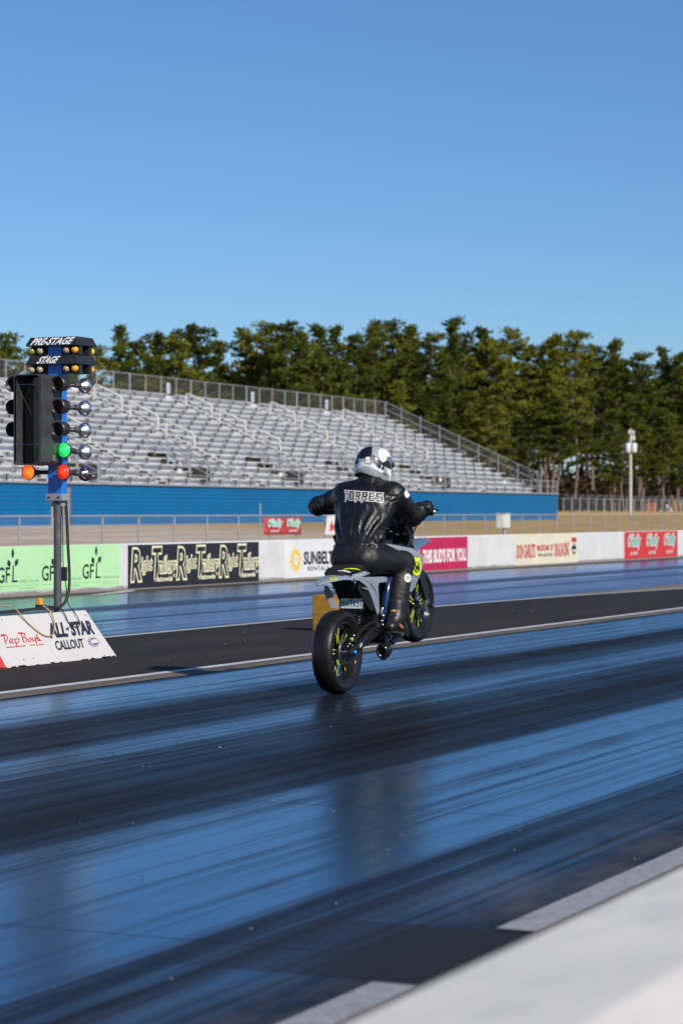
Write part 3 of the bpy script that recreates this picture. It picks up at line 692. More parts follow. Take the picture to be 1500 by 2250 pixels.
# aisles and openings
aisles = [gs(px, Y0 + 15 * TREAD) for px in (190, 392, 578, 738)]
sp = (aisles[3] - aisles[0]) / 3
aisles = [aisles[0] - 2 * sp, aisles[0] - sp] + aisles + [aisles[3] + sp]
aisles = [a for a in aisles if LEFT + 2 < a < -3]
vom = [(a + sp * 0.5) for a in aisles[:-1]]
def spans(x0, x1, cuts):
    out = []; x = x0
    for a, c in sorted(cuts):
        if a > x: out.append((x, min(a, x1)))
        x = max(x, c)
    if x < x1: out.append((x, x1))
    return [q for q in out if q[1] - q[0] > 0.2]
rnd = random.Random(11); brk = []
for i in range(NR):
    y, z = Y0 + TREAD * i, Z0 + RISE * i
    cuts = [(a - 0.6, a + 0.6) for a in aisles]
    vc = [(v - 1.3, v + 1.3) for v in vom] if 1 <= i <= 4 else []
    b = MB()
    for xa, xb in spans(LEFT, -0.1, vc):
        b.box(((xa + xb) / 2, y + 0.22, z - 0.02), (xb - xa, 0.40, 0.04)); b.box(((xa + xb) / 2, y + 0.66, z - 0.02), (xb - xa, 0.40, 0.04))
        b.box(((xa + xb) / 2, y + TREAD - 0.02, z + RISE * 0.5 - 0.02), (xb - xa, 0.02, RISE * 0.84))
    b.build('foot_deck', M['alu'], gst)
    b = MB()
    for xa, xb in spans(LEFT, -0.1, cuts + vc):
        x = xa
        while x < xb - 0.3:
            x2 = min(x + 7.3, xb); b.box(((x + x2) / 2 , y + 0.60, z + RISE + 0.0), (x2 - x - 0.03, 0.25, 0.05)); x = x2
    b.build('bench', M['alu'], gst)
    b = MB()
    for xa, xb in spans(LEFT, -0.1, cuts + vc):
        x = xa + 0.5
        while x < xb:
            brk.append((x, y, z)); x += 2.35
def bracket(b, x, y, z): b.box((x, y + 0.60, z + RISE * 0.45), (0.07, 0.07, RISE * 0.9)); b.box((x, y + 0.60, z + RISE - 0.05), (0.30, 0.22, 0.05))
brk.sort(key=lambda q: (Vector((GO.x + q[0], GO.y + q[1], 0)).length) + (0 if q[0] > -104 else 500))
b = MB(); bracket(b, *brk[0]); b0 = b.build('bench_bracket', M['under'], gst)
for q in brk[1:99]:
    o = b0.copy(); COL.objects.link(o); o.parent = gst; o.location = Vector(q) - Vector(brk[0])
b = MB()
for q in brk[99:]: bracket(b, *q)
b.build('bench_brackets', M['under'], gst)['kind'] = 'stuff'
# half steps in the aisles, dark strips painting in the shadow below them
for a in aisles:
    b = MB()
    for sx in (-0.58, 0.58): b.bar((a + sx, Y0 + 0.5, Z0 + 0.08), (a + sx, Y0 + TREAD * (NR - 1), Z0 + RISE * (NR - 1) - 0.15), 0.05, 0.30)
    for i in range(NR - 1):
        y, z = Y0 + TREAD * i, Z0 + RISE * i
        b.box((a, y + 0.70, z + RISE / 2), (1.15, 0.34, 0.04))
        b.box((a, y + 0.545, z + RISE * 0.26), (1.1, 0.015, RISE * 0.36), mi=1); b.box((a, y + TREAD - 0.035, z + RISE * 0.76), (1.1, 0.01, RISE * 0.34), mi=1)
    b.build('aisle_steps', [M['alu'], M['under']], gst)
# looped aisle handrails, three to an aisle
for a in aisles:
    for k, (i0, i1) in enumerate(((14, 12), (11, 9), (8, 6))):
        ya, za = Y0 + TREAD * i0 + 0.3, Z0 + RISE * i0; yb, zb = Y0 + TREAD * i1, Z0 + RISE * i1
        b = MB(); h = 0.95
        b.tube([(a, ya, za), (a, ya, za + h - 0.15), (a, ya - 0.06, za + h - 0.02), (a, ya - 0.3, za + h - 0.05), (a, yb + 0.3, zb + h + 0.12), (a, yb + 0.08, zb + h - 0.02), (a, yb, zb + h - 0.15), (a, yb, zb)], 0.05, 8)
        b.tube([(a, ya, za + 0.5), (a, yb, zb + 0.5)], 0.03, 6)
        b.build('handrail', M['galv_light'], gst)
# vomitories: dark opening with sloping rails on both sides
for v in vom:
    b = MB(); yb, zb = Y0 + TREAD * 5, Z0 + RISE * 5
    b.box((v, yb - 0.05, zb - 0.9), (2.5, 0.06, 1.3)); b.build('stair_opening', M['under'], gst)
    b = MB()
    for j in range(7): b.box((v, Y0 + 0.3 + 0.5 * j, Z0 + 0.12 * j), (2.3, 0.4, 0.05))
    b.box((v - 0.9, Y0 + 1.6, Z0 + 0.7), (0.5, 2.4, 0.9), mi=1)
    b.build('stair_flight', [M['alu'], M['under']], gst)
    for sx in (-1.35, 1.35):
        b = MB()
        for hh in (1.0, 0.75, 0.45):
            b.tube([(v + sx, Y0 + 5 * TREAD, Z0 + 5 * RISE + hh), (v + sx, Y0 + 0.1, Z0 + 0.2 + hh)], 0.03, 6)
        for t in (0, 0.33, 0.66, 1):
            yy = Y0 + 5 * TREAD * (1 - t) + 0.1 * t; zz = Z0 + 5 * RISE * (1 - t) + 0.2 * t
            b.tube([(v + sx, yy, zz - 0.6 * (1 - t)), (v + sx, yy, zz + 1.0)], 0.045, 6)
        b.build('stair_rail', M['galv'], gst)
# front guard rail
b = MB()
for hh in (1.05, 0.55): b.tube([(LEFT, 0.06, Z0 + hh), (-0.05, 0.06, Z0 + hh)], 0.032, 6)
b.tube([(-0.05, 0.06, Z0 + 1.05), (-0.05, Y0 + 0.6, Z0 + 1.05)], 0.032, 6)
gr = b.build('guard_rail', M['galv'], gst)
n = int(-LEFT / 2.3)
for i in range(n):
    xx = -0.05 - 2.3 * i
    b = MB(); b.tube([(xx, 0.06, Z0), (xx, 0.06, Z0 + 1.05)], 0.042, 6); b.build('guard_post', M['rusty' if i % 5 == 2 else 'galv'], gr)
b = MB(); b.add([(LEFT, 0.08, Z0 + 0.03), (-0.05, 0.08, Z0 + 0.03), (-0.05, 0.08, Z0 + 1.03), (LEFT, 0.08, Z0 + 1.03)], [(0, 1, 2, 3)]); b.build('wire_mesh', chain_link('guard_mesh', 0.05), gst, fix=False)
# back fence with small white row signs
YB, ZB = Y0 + NR * TREAD, Z0 + RISE * (NR - 1)
b = MB()
for hh in (0.12, 1.72): b.tube([(LEFT, YB, ZB + hh), (0, YB, ZB + hh)], 0.03, 6)
bf = b.build('back_fence_rail', M['galv'], gst)
for i in range(int(-LEFT / 2.44) + 1):
    xx = -2.44 * i
    b = MB(); b.tube([(xx, YB, ZB - 0.4), (xx, YB, ZB + 1.72)], 0.042 if i % 4 else 0.06, 6); b.build('fence_post', M['rusty' if i % 3 == 1 else 'galv'], bf)
b = MB(); b.add([(LEFT, YB + 0.03, ZB), (0, YB + 0.03, ZB), (0, YB + 0.03, ZB + 1.7), (LEFT, YB + 0.03, ZB + 1.7)], [(0, 1, 2, 3)]); b.build('wire_mesh', chain_link('back_mesh', 0.17, (0.22, 0.22, 0.21)), gst, fix=False)
for px in (368, 553, 716):
    xx = gs(px, YB); b = MB(); b.box((xx, YB - 0.08, ZB + 0.95), (0.50, 0.02, 0.75)); o = b.build('row_sign', M['panel_white'], gst)
    b = MB(); b.box((xx, YB - 0.095, ZB + 0.95), (0.28, 0.01, 0.6)); b.build('row_sign_mark', mat('sign_blue', (0.25, 0.3, 0.55)), gst)
for px in (395, 617, 967, 1107):
    xx = gs(px, 0); b = MB(); b.box((xx, 0.0, Z0 + 0.80), (0.55, 0.02, 0.26)); b.build('rail_sign', M['panel_white'], gst)
# sloping end fence
b = MB()
for hh in (1.05, 1.72):
    b.tube([(0, YB, ZB + hh + 0.0), (0, Y0, Z0 + hh - 0.1)], 0.034, 6)
b.tube([(0, Y0, Z0), (0, Y0, Z0 + 1.62)], 0.05, 6)
ef = b.build('end_fence_rail', M['galv'], gst)
for i in range(0, NR, 2):
    y, z = Y0 + TREAD * i + 0.3, Z0 + RISE * i
    b = MB(); b.tube([(0, y, z - 0.3), (0, y, z + 1.75)], 0.04, 6); b.build('fence_post', M['galv'], ef)
b = MB(); b.add([(0.03, YB, ZB), (0.03, Y0, Z0), (0.03, Y0, Z0 + 1.6), (0.03, YB, ZB + 1.7)], [(0, 1, 2, 3)])
me_m = chain_link('end_mesh', 0.16, (0.22, 0.22, 0.21))
for l in list(me_m.node_tree.nodes):
    if l.type == 'VECT_MATH': l.inputs[1].default_value = (0, 0, 1)
o = b.build('wire_mesh', me_m, gst, fix=False)
# under-structure seen at the right end
b = MB()
for i in range(1, NR, 2):
    y = Y0 + TREAD * i; b.box((-0.5, y, 0.6 + (Z0 + RISE * i - 0.6) / 2), (0.12, 0.12, Z0 + RISE * i - 0.6))
b.build('under_frame', M['galv'], gst)

# ================================================================== wood behind
def foliage_mat(name, c0, c1, c2):
    m, nt, b, out = nodes_of(name)
    oi = N(nt, 'ObjectInfo'); v = scaled_pos(nt, 1, 1, 1)
    n1 = noise(nt, v, 0.45, 3); n2 = noise(nt, v, 2.6, 2)
    t = math_n(nt, 'ADD', math_n(nt, 'MULTIPLY', n1, 0.55), math_n(nt, 'ADD', math_n(nt, 'MULTIPLY', oi.outputs['Random'], 0.30), math_n(nt, 'MULTIPLY', n2, 0.25)))
    c = ramp(nt, t, [(0.33, c0), (0.55, c1), (0.78, c2)]).outputs[0]
    nt.links.new(c, b.inputs['Base Color']); b.inputs['Roughness'].default_value = 0.7; b.inputs['Specular IOR Level'].default_value = 0.15
    tr = N(nt, 'BsdfTranslucent'); nt.links.new(c, tr.inputs['Color']); mx = N(nt, 'MixShader'); mx.inputs[0].default_value = 0.18
    nt.links.new(b.outputs[0], mx.inputs[1]); nt.links.new(tr.outputs[0], mx.inputs[2]); nt.links.new(mx.outputs[0], out.inputs[0])
    return m
needle = foliage_mat('pine_needles', (0.018, 0.028, 0.006), (0.090, 0.112, 0.012), (0.215, 0.205, 0.026))
brush = foliage_mat('shaded_undergrowth', (0.010, 0.013, 0.004), (0.028, 0.024, 0.010), (0.10, 0.055, 0.020))  # leaf colours kept dark to paint in the shade under the pines
def rand_dir(r_):
    v = Vector((r_.gauss(0, 1), r_.gauss(0, 1), r_.gauss(0, 1))); return v.normalized()
def blade(b, c, d, L, w, r_, mi=0):
    s_ = d.cross(rand_dir(r_)).normalized() * w
    b.add([c - d * L * 0.5 - s_ * 0.35, c + s_, c + d * L * 0.5 + s_ * 0.2, c - s_], [(0, 1, 2, 3)], mi)
def pine_mesh(seed, crown0, rad, shape, nb):
    """20 m pine: returns (trunk MB, crown MB)"""
    r_ = random.Random(seed); t = MB(); c = MB(); H_ = 20.0
    bend = [Vector((0.25 * math.sin(i * 0.9 + seed), 0.25 * math.cos(i * 0.7 + seed * 2), H_ * i / 10)) for i in range(11)]
    t.tube(bend, [0.27 * (1 - 0.085 * i) for i in range(11)], 7)
    def axis(z): i = min(9, int(z / 2)); f = z / 2 - i; return bend[i].lerp(bend[i + 1], f)
    for k in range(nb):
        f = (k + r_.random()) / nb; z = H_ * (crown0 + (0.985 - crown0) * f)
        prof = shape(f); L = rad * prof * r_.uniform(0.55, 1.15)
        if r_.random() < 0.10: L *= 0.4
        a = k * 2.4 + r_.uniform(-0.5, 0.5); up = r_.uniform(-0.12, 0.38) + 0.35 * f
        o = axis(z); d = Vector((math.cos(a), math.sin(a), up)).normalized()
        tip = o + d * L
        t.tube([o, o.lerp(tip, 0.5) + Vector((0, 0, -0.08 * L)), tip], [0.07 * (1.15 - f), 0.05 * (1.15 - f), 0.02], 4, caps=False)
        nc = max(2, int(L / 0.80) + 1)
        for q in range(nc):
            u = 0.35 + 0.68 * (q + r_.random() * 0.7) / nc
            cc = o + d * (L * u) + Vector((r_.gauss(0, .28), r_.gauss(0, .28), r_.gauss(0.05, .22))) * (0.6 + 0.5 * u)
            br = r_.uniform(0.42, 0.82)
            for _ in range(34):
                e = rand_dir(r_); e.z = e.z * 0.7 + 0.18; pos = cc + Vector((e.x, e.y, e.z * 0.75)) * br * (0.35 + 0.75 * r_.random())
                blade(c, pos, (e + Vector((0, 0, 0.35))).normalized(), r_.uniform(0.34, 0.66), r_.uniform(0.06, 0.13), r_)
    for k in range(int(5)):                              # dead snags on the bare trunk
        z = H_ * r_.uniform(0.2, crown0); a = r_.uniform(0, 6.28); o = axis(z)
        t.tube([o, o + Vector((math.cos(a), math.sin(a), 0.2)) * r_.uniform(0.5, 1.4)], [0.04, 0.015], 4, caps=False)
    return t, c
shapes = [lambda f: (1 - f) ** 0.65 * (0.55 + 0.75 * min(1, f * 3.2)) + 0.06, lambda f: math.sin(math.pi * (0.16 + 0.80 * f)) ** 0.8 + 0.05,
          lambda f: (1 - f) ** 0.9 * (0.7 + 0.4 * min(1, f * 4)) + 0.05, lambda f: 0.62 + 0.35 * math.sin(7 * f) - 0.45 * f ** 3, lambda f: (1 - f * f) ** 0.7 * 0.9 + 0.08]
protos = []
for k, (c0, rd, nb) in enumerate(((0.40, 3.5, 50), (0.46, 4.2, 48), (0.30, 3.2, 56), (0.52, 3.4, 42), (0.36, 4.5, 54))):
    t, c = pine_mesh(20 + k, c0, rd, shapes[k], nb)
    root = empty('pine_tree', (0, 400, 0)); t.build('trunk', M['bark'], root, fix=False); c.build('crown', needle, root, fix=False); protos.append(root)
used = [False] * 5
rnd = random.Random(42)
def plant(px, top, p, label, group, k=None, wide=1.0):
    k = rnd.randrange(5) if k is None else k
    q = on_p(px, HOR, p); zb = terrain(p) - 0.05
    depth = p * LPX / (VPX - px); h = CAM_H + (HOR - top) * depth / FPX - zb
    o = protos[k] if not used[k] else copy_tree(protos[k]); used[k] = True
    o.location = (q.x, p, zb); s_ = h / 20.0; w_ = (0.55 * s_ + 0.45) * wide * rnd.uniform(0.9, 1.12)
    o.scale = (w_, w_, s_); o.rotation_euler = (0, 0, rnd.uniform(0, 6.28))
    tag(o, label, 'tree', group); return o
def edge_p(px): return 128 - 24 * (px / 1500.0)
skyline = [(-22, 738, 'round-topped pine cut by the left edge, behind the grandstand back fence', 1), (14, 737, 'rounded pine behind the grandstand, left of the starting light tower', 4),
 (70, 765, 'pine seen just behind the top lamps of the starting light tower', 2), (112, 760, 'pine hidden behind the blue column of the starting light tower', 1), (158, 764, 'pine just behind the right end of the PRE-STAGE hood', 3), (212, 765, 'low pine immediately right of the STAGE hood', 4), (268, 713, 'tall tiered pine standing alone right of the starting light tower', 2), (303, 752, 'short pine filling in beside the tall tiered one', 1),
 (338, 731, 'slim pine with sky on both sides, above the first white row sign', 3), (392, 738, 'pine leaning on the left of the broad crown above the second handrail', 0), (430, 717, 'broad dark pine with a pointed top, left part of the wood', 1), (484, 750, 'lower bushy pine before the sky gap left of the widest crown', 3),
 (538, 724, 'pine on the left shoulder of the widest rounded crown', 0), (585, 713, 'widest rounded yellow-green crown, above the second white row sign', 4), (628, 712, 'rounded pine joined to the right of the widest crown', 1), (662, 728, 'pine sloping down to the dip left of the twin tops', 2),
 (702, 714, 'left one of the twin tall tops above the rider', 3), (742, 714, 'right one of the twin tall tops above the rider', 2), (780, 738, 'pine in the shallow dip straight above the rider helmet', 1), (822, 706, 'high pointed pine above the bend of the grandstand fence', 0),
 (858, 709, 'dense pine right beside the high pointed one over the fence bend', 4), (905, 713, 'feathery pine left of the tallest spire of the wood', 2), (948, 735, 'dense pine filling the notch before the tallest spire', 1), (992, 699, 'tallest spire of the wood, with a thin bare-looking tip', 3),
 (1020, 736, 'bushy pine at the foot of the tallest spire on its right', 4), (1053, 717, 'pine with a narrow top between the tallest spire and the domed crown', 2), (1083, 748, 'pine in the notch left of the domed crown', 1), (1118, 725, 'even domed pine above the lower end of the sloping fence', 4),
 (1160, 762, 'lower pine right of the domed crown', 0), (1184, 758, 'thin pine with a tuft, left of the little round head', 3), (1216, 736, 'pine with a little round head on a thin neck', 3), (1262, 730, 'ragged broad-topped pine midway between grandstand end and utility pole', 1),
 (1302, 762, 'pine under the falling skyline left of the utility pole', 4), (1352, 747, 'open lacy pine above the utility pole', 3), (1402, 778, 'low dense pine just right of above the utility pole', 1), (1450, 760, 'pointed narrow pine near the right edge', 2), (1490, 775, 'pine with crooked open branches at the right edge', 3), (1535, 765, 'pine cut off by the right edge of the wood', 0)]
for px, top, lab, k in skyline:
    plant(px, top, edge_p(px) + rnd.uniform(-4, 8), lab, 'pines along the skyline of the wood', k)
def sky_at(px):
    a = sorted(skyline, key=lambda q: abs(q[0] - px))[:3]; return max(q[1] for q in a)
for row, (dp, n, drop, lab) in enumerate(((-6, 26, 130, 'shorter pine in the front row of the wood, its top below the skyline'), (14, 34, 22, 'pine deep in the wood, crown filling in behind the front pines'), (28, 38, 34, 'pine deep in the wood, crown filling in behind the front pines'))):
    for i in range(n):
        px = -80 + (1760 if row else 1130) * (i + rnd.uniform(0.1, 0.9)) / n + (0 if row else 600)
        d = drop + rnd.uniform(-10, 45)
        if px < 540: d += 45
        plant(px, sky_at(px) + d, edge_p(px) + dp + rnd.uniform(-3, 5), lab, 'pines inside the wood', None, 1.1)
# undergrowth: one mass along the edge of the wood
b = MB(); r_ = random.Random(9)
for i in range(5200):
    px = r_.uniform(-90, 1720); dp = r_.uniform(2, 44); p = edge_p(px) + dp
    if px < 900 and r_.random() < 0.6: continue
    q = on_p(px, HOR, p); hh = r_.uniform(0.4, 7.5) * (0.4 + 0.6 * r_.random()) * (0.55 + dp / 42)
    c = Vector((q.x, p, terrain(p) + hh)); br = r_.uniform(0.6, 1.5)
    for _ in range(16):
        e = rand_dir(r_); blade(b, c + e * br * r_.random() ** 0.5, rand_dir(r_), r_.uniform(0.5, 1.1), r_.uniform(0.14, 0.30), r_)
tag(b.build('undergrowth', brush, fix=False), 'brown and dark green brush filling the floor of the wood', 'undergrowth', kind='stuff')
b = MB(); r_ = random.Random(19)
for i in range(2600):                                        # dry grass along the field
    px = r_.uniform(1150, 1560); p = r_.uniform(82, 95); q = on_p(px, HOR, p)
    c = Vector((q.x, p, terrain(p))); b.add([c + Vector((-0.10, 0, 0)), c + Vector((0.10, 0, 0)), c + Vector((r_.uniform(-.2, .2), 0.05, r_.uniform(0.15, 0.45)))], [(0, 1, 2)])
tag(b.build('dry_grass', mat('dry_grass', (0.36, 0.24, 0.09), 0.9, var=0.3, vs=0.5, obj=False), fix=False), 'tufts of dry tan grass in the field before the far fence', 'grass', kind='stuff')

# ================================================================== far fence with barbed-wire arms, utility pole, clutter
q = 95.5
ff = empty('security_fence', (S(1210, q), q, terrain(q))); tag(ff, 'tall chain link fence with outward barbed wire arms in front of the wood', 'fence')
xe = S(1700, q) - ff.location.x; b = MB(); b.tube([(0, 0, 1.75), (xe, 0, 1.75)], 0.05, 6); 
for k in range(3): b.tube([(0, -0.12 - 0.13 * k, 1.95 + 0.13 * k), (xe, -0.12 - 0.13 * k, 1.95 + 0.13 * k)], 0.012, 4)
b.build('top_rail', M['galv'], ff)
b = MB(); b.add([(0, 0.04, 0), (xe, 0.04, 0), (xe, 0.04, 1.75), (0, 0.04, 1.75)], [(0, 1, 2, 3)]); b.build('wire_mesh', chain_link('far_mesh', 0.20, (0.26, 0.26, 0.27)), ff, fix=False)
xx = 1.2; i = 0
while xx < xe:
    b = MB(); b.tube([(xx, 0, -0.2), (xx, 0, 1.80)], 0.075 if i % 6 else 0.11, 6); b.bar((xx, 0, 1.78), (xx - 0.15, -0.45, 2.3), 0.07, 0.07); b.build('fence_post', M['galv'], ff); xx += 3.05; i += 1
PP = 85.0
up = empty('utility_pole', (S(1384, PP), PP, terrain(PP))); tag(up, 'pale utility pole with three white transformer cans before the wood', 'utility pole')
b = MB(); b.tube([(0, 0, -0.3), (0, 0, 5), (0, 0, 9.9)], [0.20, 0.18, 0.13], 12); b.build('pole', M['wood_pole'], up)
for dx, dy, in ((-0.62, 0.1), (0.0, -0.42), (0.62, -0.1)):
    b = MB(); b.lathe([(0.01, 0), (0.30, 0), (0.33, 0.05), (0.33, 0.95), (0.26, 1.06), (0.01, 1.1)], (dx, dy, 7.15), (0, 0, 1), 16); t_ = b.build('transformer', mat('can_white', (0.62, 0.64, 0.66), 0.4), up)
    b = MB(); b.lathe([(0.07, 0), (0.05, 0.15), (0.08, 0.2), (0.04, 0.4), (0.01, 0.42)], (dx, dy, 8.2), (0, 0, 1), 8); b.build('bushing', M['pipe_grey'], t_)
b = MB(); b.box((0, -0.1, 9.3), (2.2, 0.12, 0.12)); b.box((0, 0, 7.7), (1.3, 0.1, 0.1)); b.build('cross_arm', M['rusty'], up)
for dx in (-0.9, 0.55, 0.95):
    b = MB(); b.lathe([(0.05, 0), (0.11, 0.1), (0.05, 0.15), (0.12, 0.25), (0.02, 0.32)], (dx, -0.1, 9.35), (0, 0, 1), 8); b.build('insulator', M['panel_white'], up)
b = MB(); b.box((0.75, -0.1, 8.85), (0.35, 0.3, 0.55)); b.build('switch_box', M['panel_white'], up, bevel=0.03)
base = up.location
for k, (px, py, pp, lab) in enumerate(((560, 915, 104, 'upper thin power line running left from the utility pole'), (560, 955, 104, 'lower thin power line running left from the utility pole'), (1475, 1095, 92, 'stay wire slanting down to the right from the utility pole'))):
    a = base + Vector((0, 0, (9.5, 8.6, 8.9)[k])); e = on_p(px, py, pp)
    n_ = 16; pts = [a.lerp(e, i / n_) - Vector((0, 0, (1.2 if k < 2 else 0) * 4 * (i / n_) * (1 - i / n_))) for i in range(n_ + 1)]
    b = MB(); b.tube([p_ - a for p_ in pts], 0.022, 5); o = b.build('power_line', M['cable_black']); o.location = a; tag(o, lab, 'power line')
ob = on_p(1429, 1112, 99.5); b = MB(); b.box((0, 0, 0.7), (1.5, 1.1, 1.4)); b.box((0.0, 0, 1.42), (1.62, 1.2, 0.08)); b.box((0, -0.57, 0.7), (1.2, 0.03, 0.9))
o = b.build('storage_bin', mat('orange_bin', (0.48, 0.16, 0.06), 0.6), bevel=0.04); o.location = (ob.x, 99.5, terrain(99.5)); tag(o, 'orange storage bin behind the far security fence', 'bin')
ye = on_p(1478, 1110, 99); b = MB(); b.bar((-0.9, 0, 2.4), (0.5, 0, 0.9), 0.25, 0.3); b.bar((0.5, 0, 0.9), (0.9, 0, 0.2), 0.22, 0.4); b.box((1.5, 0, 0.9), (1.2, 1.2, 1.4)); b.tube([(1.0, 0.4, 0.3), (2.0, 0.4, 0.3)], 0.3, 8)
o = b.build('digger', mat('digger_yellow', (0.50, 0.30, 0.03), 0.6), bevel=0.03); o.location = (ye.x, 99, terrain(99)); tag(o, 'yellow digger arm showing through the far security fence', 'digger')
b = MB(); r_ = random.Random(4)
for _ in range(60):
    a = r_.uniform(0, 6.28); d = r_.random(); c = Vector((math.cos(a) * d * 1.6, math.sin(a) * d * 0.8, (1 - d) * 0.9)); b.box(c, (r_.uniform(.2, .5),) * 3, Euler((r_.random() * 3, r_.random() * 3, 0)).to_matrix())
o = b.build('rubble_heap', M['concrete']); o.location = (on_p(1463, 1118, 97.5).x, 97.5, terrain(97.5)); tag(o, 'pale heap of broken rubble at the foot of the far security fence', 'rubble')
# ================================================================== starting light tower ("christmas tree") on the divider
TP = 11.62; tb = on_p(127, HOR, TP); TX = tb.x
lt = empty('starting_light_tower', (TX, TP, 0)); tag(lt, 'blue starting light tower with black staging hoods and green and red lamps lit', 'light tower')
b = MB(); b.box((0, 0, 2.19), (0.10, 0.146, 1.38)); b.build('column', M['pole_blue'], lt, bevel=0.006)
b = MB(); b.box((0, 0, 1.475), (0.13, 0.18, 0.065)); b.box((0.01, 0, 1.42), (0.06, 0.12, 0.06)); b.build('bracket', M['galv'], lt, bevel=0.004)
for dy in (-0.05, 0.05):
    b = MB(); b.lathe([(0.001, 0.008), (0.010, 0.008), (0.012, 0)], (-0.066, dy, 1.475), (-1, 0, 0), 8); b.build('bracket_bolt', M['black_metal'], lt)
b = MB(); b.tube([(0, 0, 0.0), (0, 0, 1.46)], 0.036, 20); b.tube([(0, 0, 1.30), (0, 0, 1.42)], 0.040, 20); b.tube([(0, 0, 0.62), (0, 0, 0.64)], 0.038, 20); b.build('pipe', M['pipe_grey'], lt)
b = MB(); b.box((0.03, -0.055, 0.77), (0.03, 0.05, 0.13)); b.build('junction_box', M['black_metal'], lt, bevel=0.005)
bulb_on = glow('bulb_amber', (1.0, 0.50, 0.02), 0.25, (0.75, 0.32, 0.01)); bulb_pale = mat('bulb_pale', (0.46, 0.42, 0.24), 0.25, coat=0.5, var=0.05); bulb_tan = mat('bulb_tan', (0.50, 0.32, 0.16), 0.25, coat=0.5, var=0.05)
bulb_green = mat('bulb_olive', (0.32, 0.32, 0.03), 0.25, coat=0.5, var=0.05); bulb_lemon = mat('bulb_lemon', (0.80, 0.68, 0.03), 0.2, coat=0.5, var=0.05); bulb_amber = mat('bulb_orange', (0.82, 0.40, 0.015), 0.2, coat=0.6, var=0.04)
screw = mat('screw_white', (0.7, 0.7, 0.68), 0.4)
for row, (zt, word) in enumerate(((2.945, 'PRE-STAGE'), (2.775, 'STAGE'))):
    zb = zt - 0.082; w0, w1 = 0.245, 0.275; d0, d1 = 0.145, 0.19; hx = 0.07
    b = MB()
    ro = [Vector((hx + sx * d1, sy * w1, zb)) for sx, sy in ((-1, -1), (1, -1), (1, 1), (-1, 1))]; rt = [Vector((hx + sx * d0, sy * w0, zt)) for sx, sy in ((-1, -1), (1, -1), (1, 1), (-1, 1))]
    ri = [Vector((hx + sx * (d1 - 0.006), sy * (w1 - 0.006), zb)) for sx, sy in ((-1, -1), (1, -1), (1, 1), (-1, 1))]; rj = [Vector((hx + sx * (d0 - 0.006), sy * (w0 - 0.006), zt - 0.006)) for sx, sy in ((-1, -1), (1, -1), (1, 1), (-1, 1))]
    b.loft([rj, ri, ro, rt], smooth=False)
    hood = b.build('staging_hood', M['hood_black'], lt, bevel=0.003); hood['label'] = 'black hood lettered ' + word
    o0 = Vector((TX, TP, 0))
    nrm = Vector((-(zt - zb), 0, -(d1 - d0))).normalized(); nrm = Vector((-0.082, 0, 0.045)).normalized()
    wd = (0.42 if row == 0 else 0.20); cy = 0.01 if row == 0 else 0.055
    lo = o0 + Vector((hx - d1, cy + wd / 2, zb)); upv = Vector((d1 - d0, 0, zt - zb))
    fit_text(word, lo + upv * 0.12, Vector((0, -wd, 0)), upv * 0.76 + Vector((0, -0.035, 0)), M['letter_white'], hood, bold=0.03, lift=0.0015)
    for dx in (-d0, d0):
        for k in range(4):
            b = MB(); b.lathe([(0.001, 0.006), (0.005, 0.005), (0.006, 0)], (hx + dx * 0.9, (-0.85 + 1.7 * k / 3) * w0, zt), (0, 0, 1), 8); b.build('screw', screw, hood)
    for sy in (-1, 1):
        b = MB(); b.box((hx - 0.085, sy * 0.175, zb - 0.042), (0.05, 0.17, 0.082)); b.box((hx + 0.085, sy * 0.175, zb - 0.042), (0.05, 0.17, 0.082)); b.box((hx, sy * 0.110, zb - 0.03), (0.14, 0.03, 0.03)); b.build('lamp_box', M['black_metal'], lt, bevel=0.004)
        for k, dy in enumerate((0.14, 0.228)):
            m_ = {(1, 0, 0): bulb_pale, (1, 1, 0): bulb_green, (1, 0, 1): bulb_pale, (1, 1, 1): bulb_pale, (-1, 0, 0): bulb_tan, (-1, 1, 0): bulb_amber, (-1, 0, 1): bulb_tan, (-1, 1, 1): bulb_amber}[(sy, k, row)]
            for sx in (-1, 1):
                b = MB(); b.lathe([(0.014, -0.02), (0.018, 0.0), (0.028, 0.015), (0.0335, 0.033), (0.030, 0.050), (0.018, 0.062), (0.0005, 0.066)], (hx + sx * 0.11, sy * dy, zb - 0.040), (sx, 0, 0), 20)
                b.build('bulb', m_ if sx < 0 else (bulb_lemon if row == 0 else bulb_amber), lt)
# display box: open black hood facing the drivers
b = MB()
x0, x1, y0, y1, z0, z1, t_ = -0.46, -0.10, -0.092, 0.180, 1.765, 2.585, 0.008
def shell(b, x0, x1, y0, y1, z0, z1, r_):
    def ring(x, ins):
        a, c, d, e = y0 + ins, y1 - ins, z0 + ins, z1 - ins; k = max(0.002, r_ - ins)
        return [Vector((x, a + k, d)), Vector((x, c - k, d)), Vector((x, c, d + k)), Vector((x, c, e - k)), Vector((x, c - k, e)), Vector((x, a + k, e)), Vector((x, a, e - k)), Vector((x, a, d + k))]
    b.loft([ring(x1 - 0.01, 0.010), ring(x0, 0.010), ring(x0, 0.0), ring(x1, 0.0)], smooth=False)
shell(b, x0, x1, y0, y1, z0, z1, 0.03)
box_ = b.build('display_box', M['dark_grey'], lt)
b = MB(); b.box((-0.30, 0.045, 2.17), (0.006, 0.245, 0.79)); b.build('screen', M['black_gloss'], box_)
b = MB()
for zz in (2.49, 1.95): b.tube([(x0 - 0.004, y0 + 0.01, zz), (x0 - 0.004, y1 - 0.01, zz + 0.004)], 0.0025, 5)
b.build('stay_wire', M['steel'], box_)
